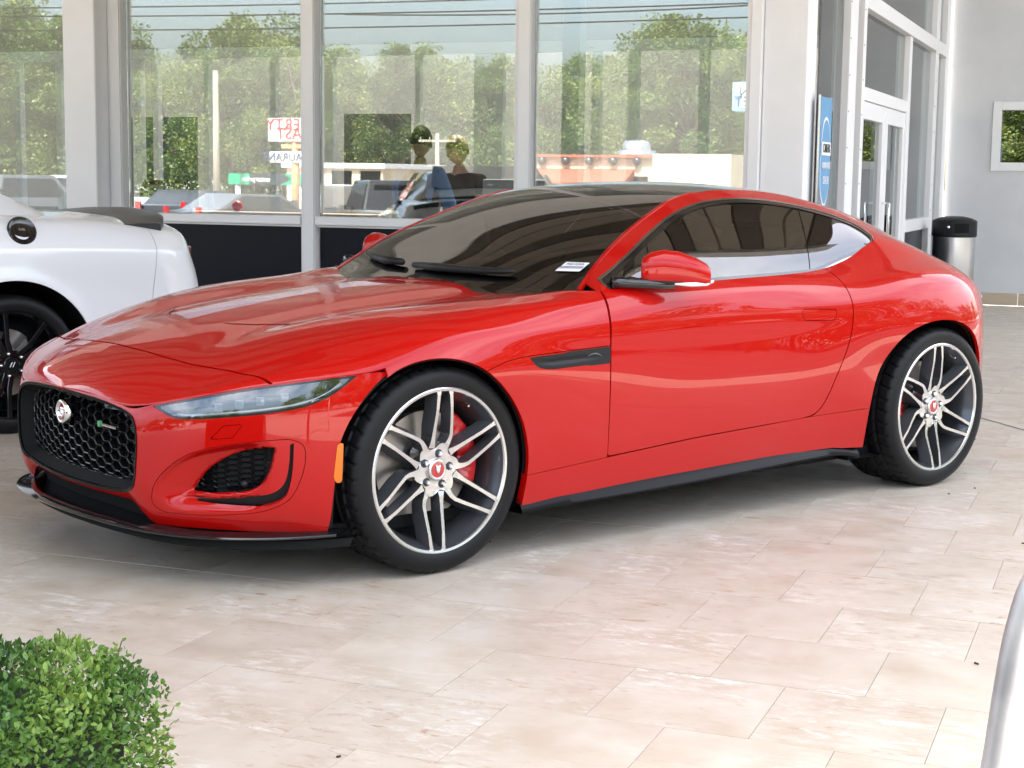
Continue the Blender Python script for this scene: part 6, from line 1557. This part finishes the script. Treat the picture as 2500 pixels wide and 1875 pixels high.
def person(name, label, loc, rz, hair, shirt, sleeve_full, face_dir, lean, k=1.0, vest=None):
    """standing figure; local -Y is the way it faces"""
    o = empty(name, loc, rz, label, 'person')
    skin = mat('skin', (.55, .30, .20), .5)
    hx, hy = lean
    J = {'pel': (0, .02, .95, .15), 'wst': (hx * .3, hy * .35, 1.08, .14), 'chs': (hx * .65, hy * .7, 1.30, .165), 'nck': (hx * .9, hy * .95, 1.47, .062), 'hd0': (hx, hy * 1.1, 1.55, .062)}
    def skin_mesh(nm, verts, edges, radii, mt, sub=2):
        me = bpy.data.meshes.new(nm); me.from_pydata(verts, edges, []); me.update(); ob = link(bpy.data.objects.new(nm, me)); ob.parent = o
        md = ob.modifiers.new('skin', 'SKIN'); md.use_smooth_shade = True
        for v, r in zip(me.skin_vertices[0].data, radii): v.radius = r if hasattr(r, '__len__') else (r, r)
        me.skin_vertices[0].data[0].use_root = True
        ob.modifiers.new('sub', 'SUBSURF').levels = sub; ob.modifiers['sub'].render_levels = sub
        dg = bpy.context.evaluated_depsgraph_get(); m2 = bpy.data.meshes.new_from_object(ob.evaluated_get(dg)); ob.modifiers.clear(); ob.data = m2; m2.materials.clear(); m2.materials.append(mt)
        m2.polygons.foreach_set('use_smooth', [True] * len(m2.polygons)); return ob
    c = (hx * .65, hy * .7); s = .19
    Vb = [(0, .02, .95), (hx * .3, hy * .35, 1.10), (c[0], c[1], 1.32), (hx * .9, hy * .95, 1.46), (hx, hy * 1.08, 1.53),
          (c[0] - s, c[1], 1.38), (c[0] - s - .06, c[1] - .06, 1.14), (c[0] - s + .06, c[1] - .26, 1.02), (c[0] - s + .12, c[1] - .34, .99),
          (c[0] + s, c[1], 1.38), (c[0] + s + .06, c[1] - .06, 1.14), (c[0] + s - .06, c[1] - .26, 1.02), (c[0] + s - .12, c[1] - .34, .99),
          (-.10, .02, .90), (-.11, 0, .50), (-.11, .02, .08), (-.12, -.14, .04), (.10, .02, .90), (.11, 0, .50), (.11, .02, .08), (.12, -.14, .04)]
    Eb = [(0, 1), (1, 2), (2, 3), (3, 4), (2, 5), (5, 6), (6, 7), (7, 8), (2, 9), (9, 10), (10, 11), (11, 12), (0, 13), (13, 14), (14, 15), (15, 16), (0, 17), (17, 18), (18, 19), (19, 20)]
    rb_ = [(.115, .085), (.105, .075), (.115, .08), .052, .055, .058, .046, .036, .03, .058, .046, .036, .03, .085, .06, .045, .04, .085, .06, .045, .04]
    body = skin_mesh('body', Vb, Eb, rb_, skin)
    # head with face
    f = Vector((math.sin(face_dir[0]) , -math.cos(face_dir[0]), 0)); hc = Vector((hx * 1.05, hy * 1.2, 1.635)); pitch = face_dir[1]
    Mh = Matrix.Translation(hc) @ Matrix.Rotation(face_dir[0], 4, 'Z') @ Matrix.Rotation(pitch, 4, 'X')
    nu, nv = 28, 22; V = []; F = []
    for j in range(nv + 1):
        ph = math.pi * j / nv
        for i in range(nu):
            a = 2 * math.pi * i / nu; x = math.sin(ph) * math.sin(a); y = -math.sin(ph) * math.cos(a); z = math.cos(ph)
            wdt = .078 * (1 - .22 * max(0, -z)**1.5); p = Vector((x * wdt, y * .098, z * .122))
            if y < -.3:   # face side
                p.y += .012 * max(0, -z - .1)
                e = math.exp(-(x * x) / .02)
                p.y -= .026 * e * math.exp(-((z + .18) / .16)**2)                       # nose
                p.y += .012 * (math.exp(-((abs(x) - .38)**2) / .02) * math.exp(-((z - .05) / .10)**2))   # eye sockets
                p.y -= .007 * math.exp(-(x * x) / .05) * math.exp(-((z + .52) / .07)**2)  # lips
                p.y -= .008 * math.exp(-(x * x) / .06) * math.exp(-((z + .85) / .12)**2)  # chin
            V.append(tuple(Mh @ p))
    for j in range(nv):
        for i in range(nu): F.append((j * nu + i, (j + 1) * nu + i, (j + 1) * nu + (i + 1) % nu, j * nu + (i + 1) % nu))
    hd_ = mesh_obj('head', V, F, skin, o)
    for sx in (-1, 1):
        mb = MB(); mb.sphere((0, 0, 0), (.010, .018, .030), 8, 6); e_ = mb.build('ear', skin, hd_, True); e_.matrix_local = Mh @ Matrix.Translation((sx * .078, .008, -.005))
        mb = MB(); mb.sphere((0, 0, 0), (.014, .006, .007), 8, 6); e_ = mb.build('eye', mat('eye', (.05, .035, .03), .3), hd_, True); e_.matrix_local = Mh @ Matrix.Translation((sx * .031, -.085, .006))
        mb = MB(); mb.sphere((0, 0, 0), (.020, .006, .004), 8, 6); e_ = mb.build('eyebrow', hair, hd_, True); e_.matrix_local = Mh @ Matrix.Translation((sx * .031, -.090, .027))
    mb = MB(); mb.sphere((0, 0, 0), (.022, .006, .006), 10, 6); e_ = mb.build('mouth', mat('lip', (.42, .14, .12), .4), hd_, True); e_.matrix_local = Mh @ Matrix.Translation((0, -.093, -.064))
    # hair: rough cap
    g = np.random.default_rng(int(abs(loc[0]) * 100)); V = []; F = []
    for j in range(13):
        ph = math.pi * (.60 * j / 12)
        for i in range(32):
            a = 2 * math.pi * i / 32; x = math.sin(ph) * math.sin(a); y = -math.sin(ph) * math.cos(a); z = math.cos(ph)
            front = max(0, -y); lim = 1.0
            zz = z if not (front > .45 and z < .38) else .38 + (z - .38) * .15
            rr = 1 + .05 * g.uniform() + .02 * math.sin(a * 9)
            p = Vector((x * .086 * rr, y * .106 * rr + .004, zz * .132 * rr)); V.append(tuple(Mh @ p))
    for j in range(12):
        for i in range(32): F.append((j * 32 + i, (j + 1) * 32 + i, (j + 1) * 32 + (i + 1) % 32, j * 32 + (i + 1) % 32))
    mesh_obj('hair', V, F, hair, hd_, True)
    # clothes
    sl = 4 if sleeve_full else 2
    vs = [0, 1, 2, 5, 6] + ([7] if sleeve_full else []) + [9, 10] + ([11] if sleeve_full else [])
    mp = {v: i for i, v in enumerate(vs)}; vv = [list(Vb[v]) for v in vs]
    if not sleeve_full:
        for a_, b_ in ((5, 6), (9, 10)): q = np.array(Vb[a_]) * .35 + np.array(Vb[b_]) * .65; vv[mp[b_]] = q.tolist()
    vv.append([hx * .8, hy * .85, 1.43]); ee = [(mp[a], mp[b]) for a, b in Eb if a in mp and b in mp] + [(mp[2], len(vv) - 1)]
    rr = [tuple(np.array(rb_[v]) + .05) if hasattr(rb_[v], '__len__') else rb_[v] + .018 for v in vs] + [.075]
    skin_mesh('shirt', vv, ee, rr, shirt)
    tv = [0, 13, 14, 15, 17, 18, 19]; mp = {v: i for i, v in enumerate(tv)}
    skin_mesh('trousers', [Vb[v] for v in tv], [(mp[a], mp[b]) for a, b in Eb if a in mp and b in mp], [tuple(np.array(rb_[v]) + .015) if hasattr(rb_[v], '__len__') else rb_[v] + .015 for v in tv], mat('trousers', (.02, .022, .03), .8))
    if vest: skin_mesh('vest', [Vb[0], Vb[1], (c[0], c[1], 1.30), (c[0] - .12, c[1], 1.40), (c[0] + .12, c[1], 1.40)], [(0, 1), (1, 2), (2, 3), (2, 4)], [(.18, .15), (.17, .14), (.185, .15), .09, .09], vest)
    o.scale = (k, k, k)
    return o
person('person', 'smiling person with short fair hair in a black polo shirt looking down, behind the glass', (-5.12, 12.05, 0), -.25, mat('hair_fair', (.24, .15, .075), .6), mat('shirt_black', (.010, .011, .013), .7), False, (-.30, .20), (-.03, -.14), .92)
person('person', 'person in a light blue shirt and dark vest standing with the back to the glass', (-5.18, 11.15, 0), math.pi - .2, mat('hair_dark', (.02, .014, .01), .6), mat('shirt_blue', (.16, .33, .66), .7), True, (.3, .25), (.02, -.06), .95, vest=mat('vest_dark', (.012, .014, .018), .8))
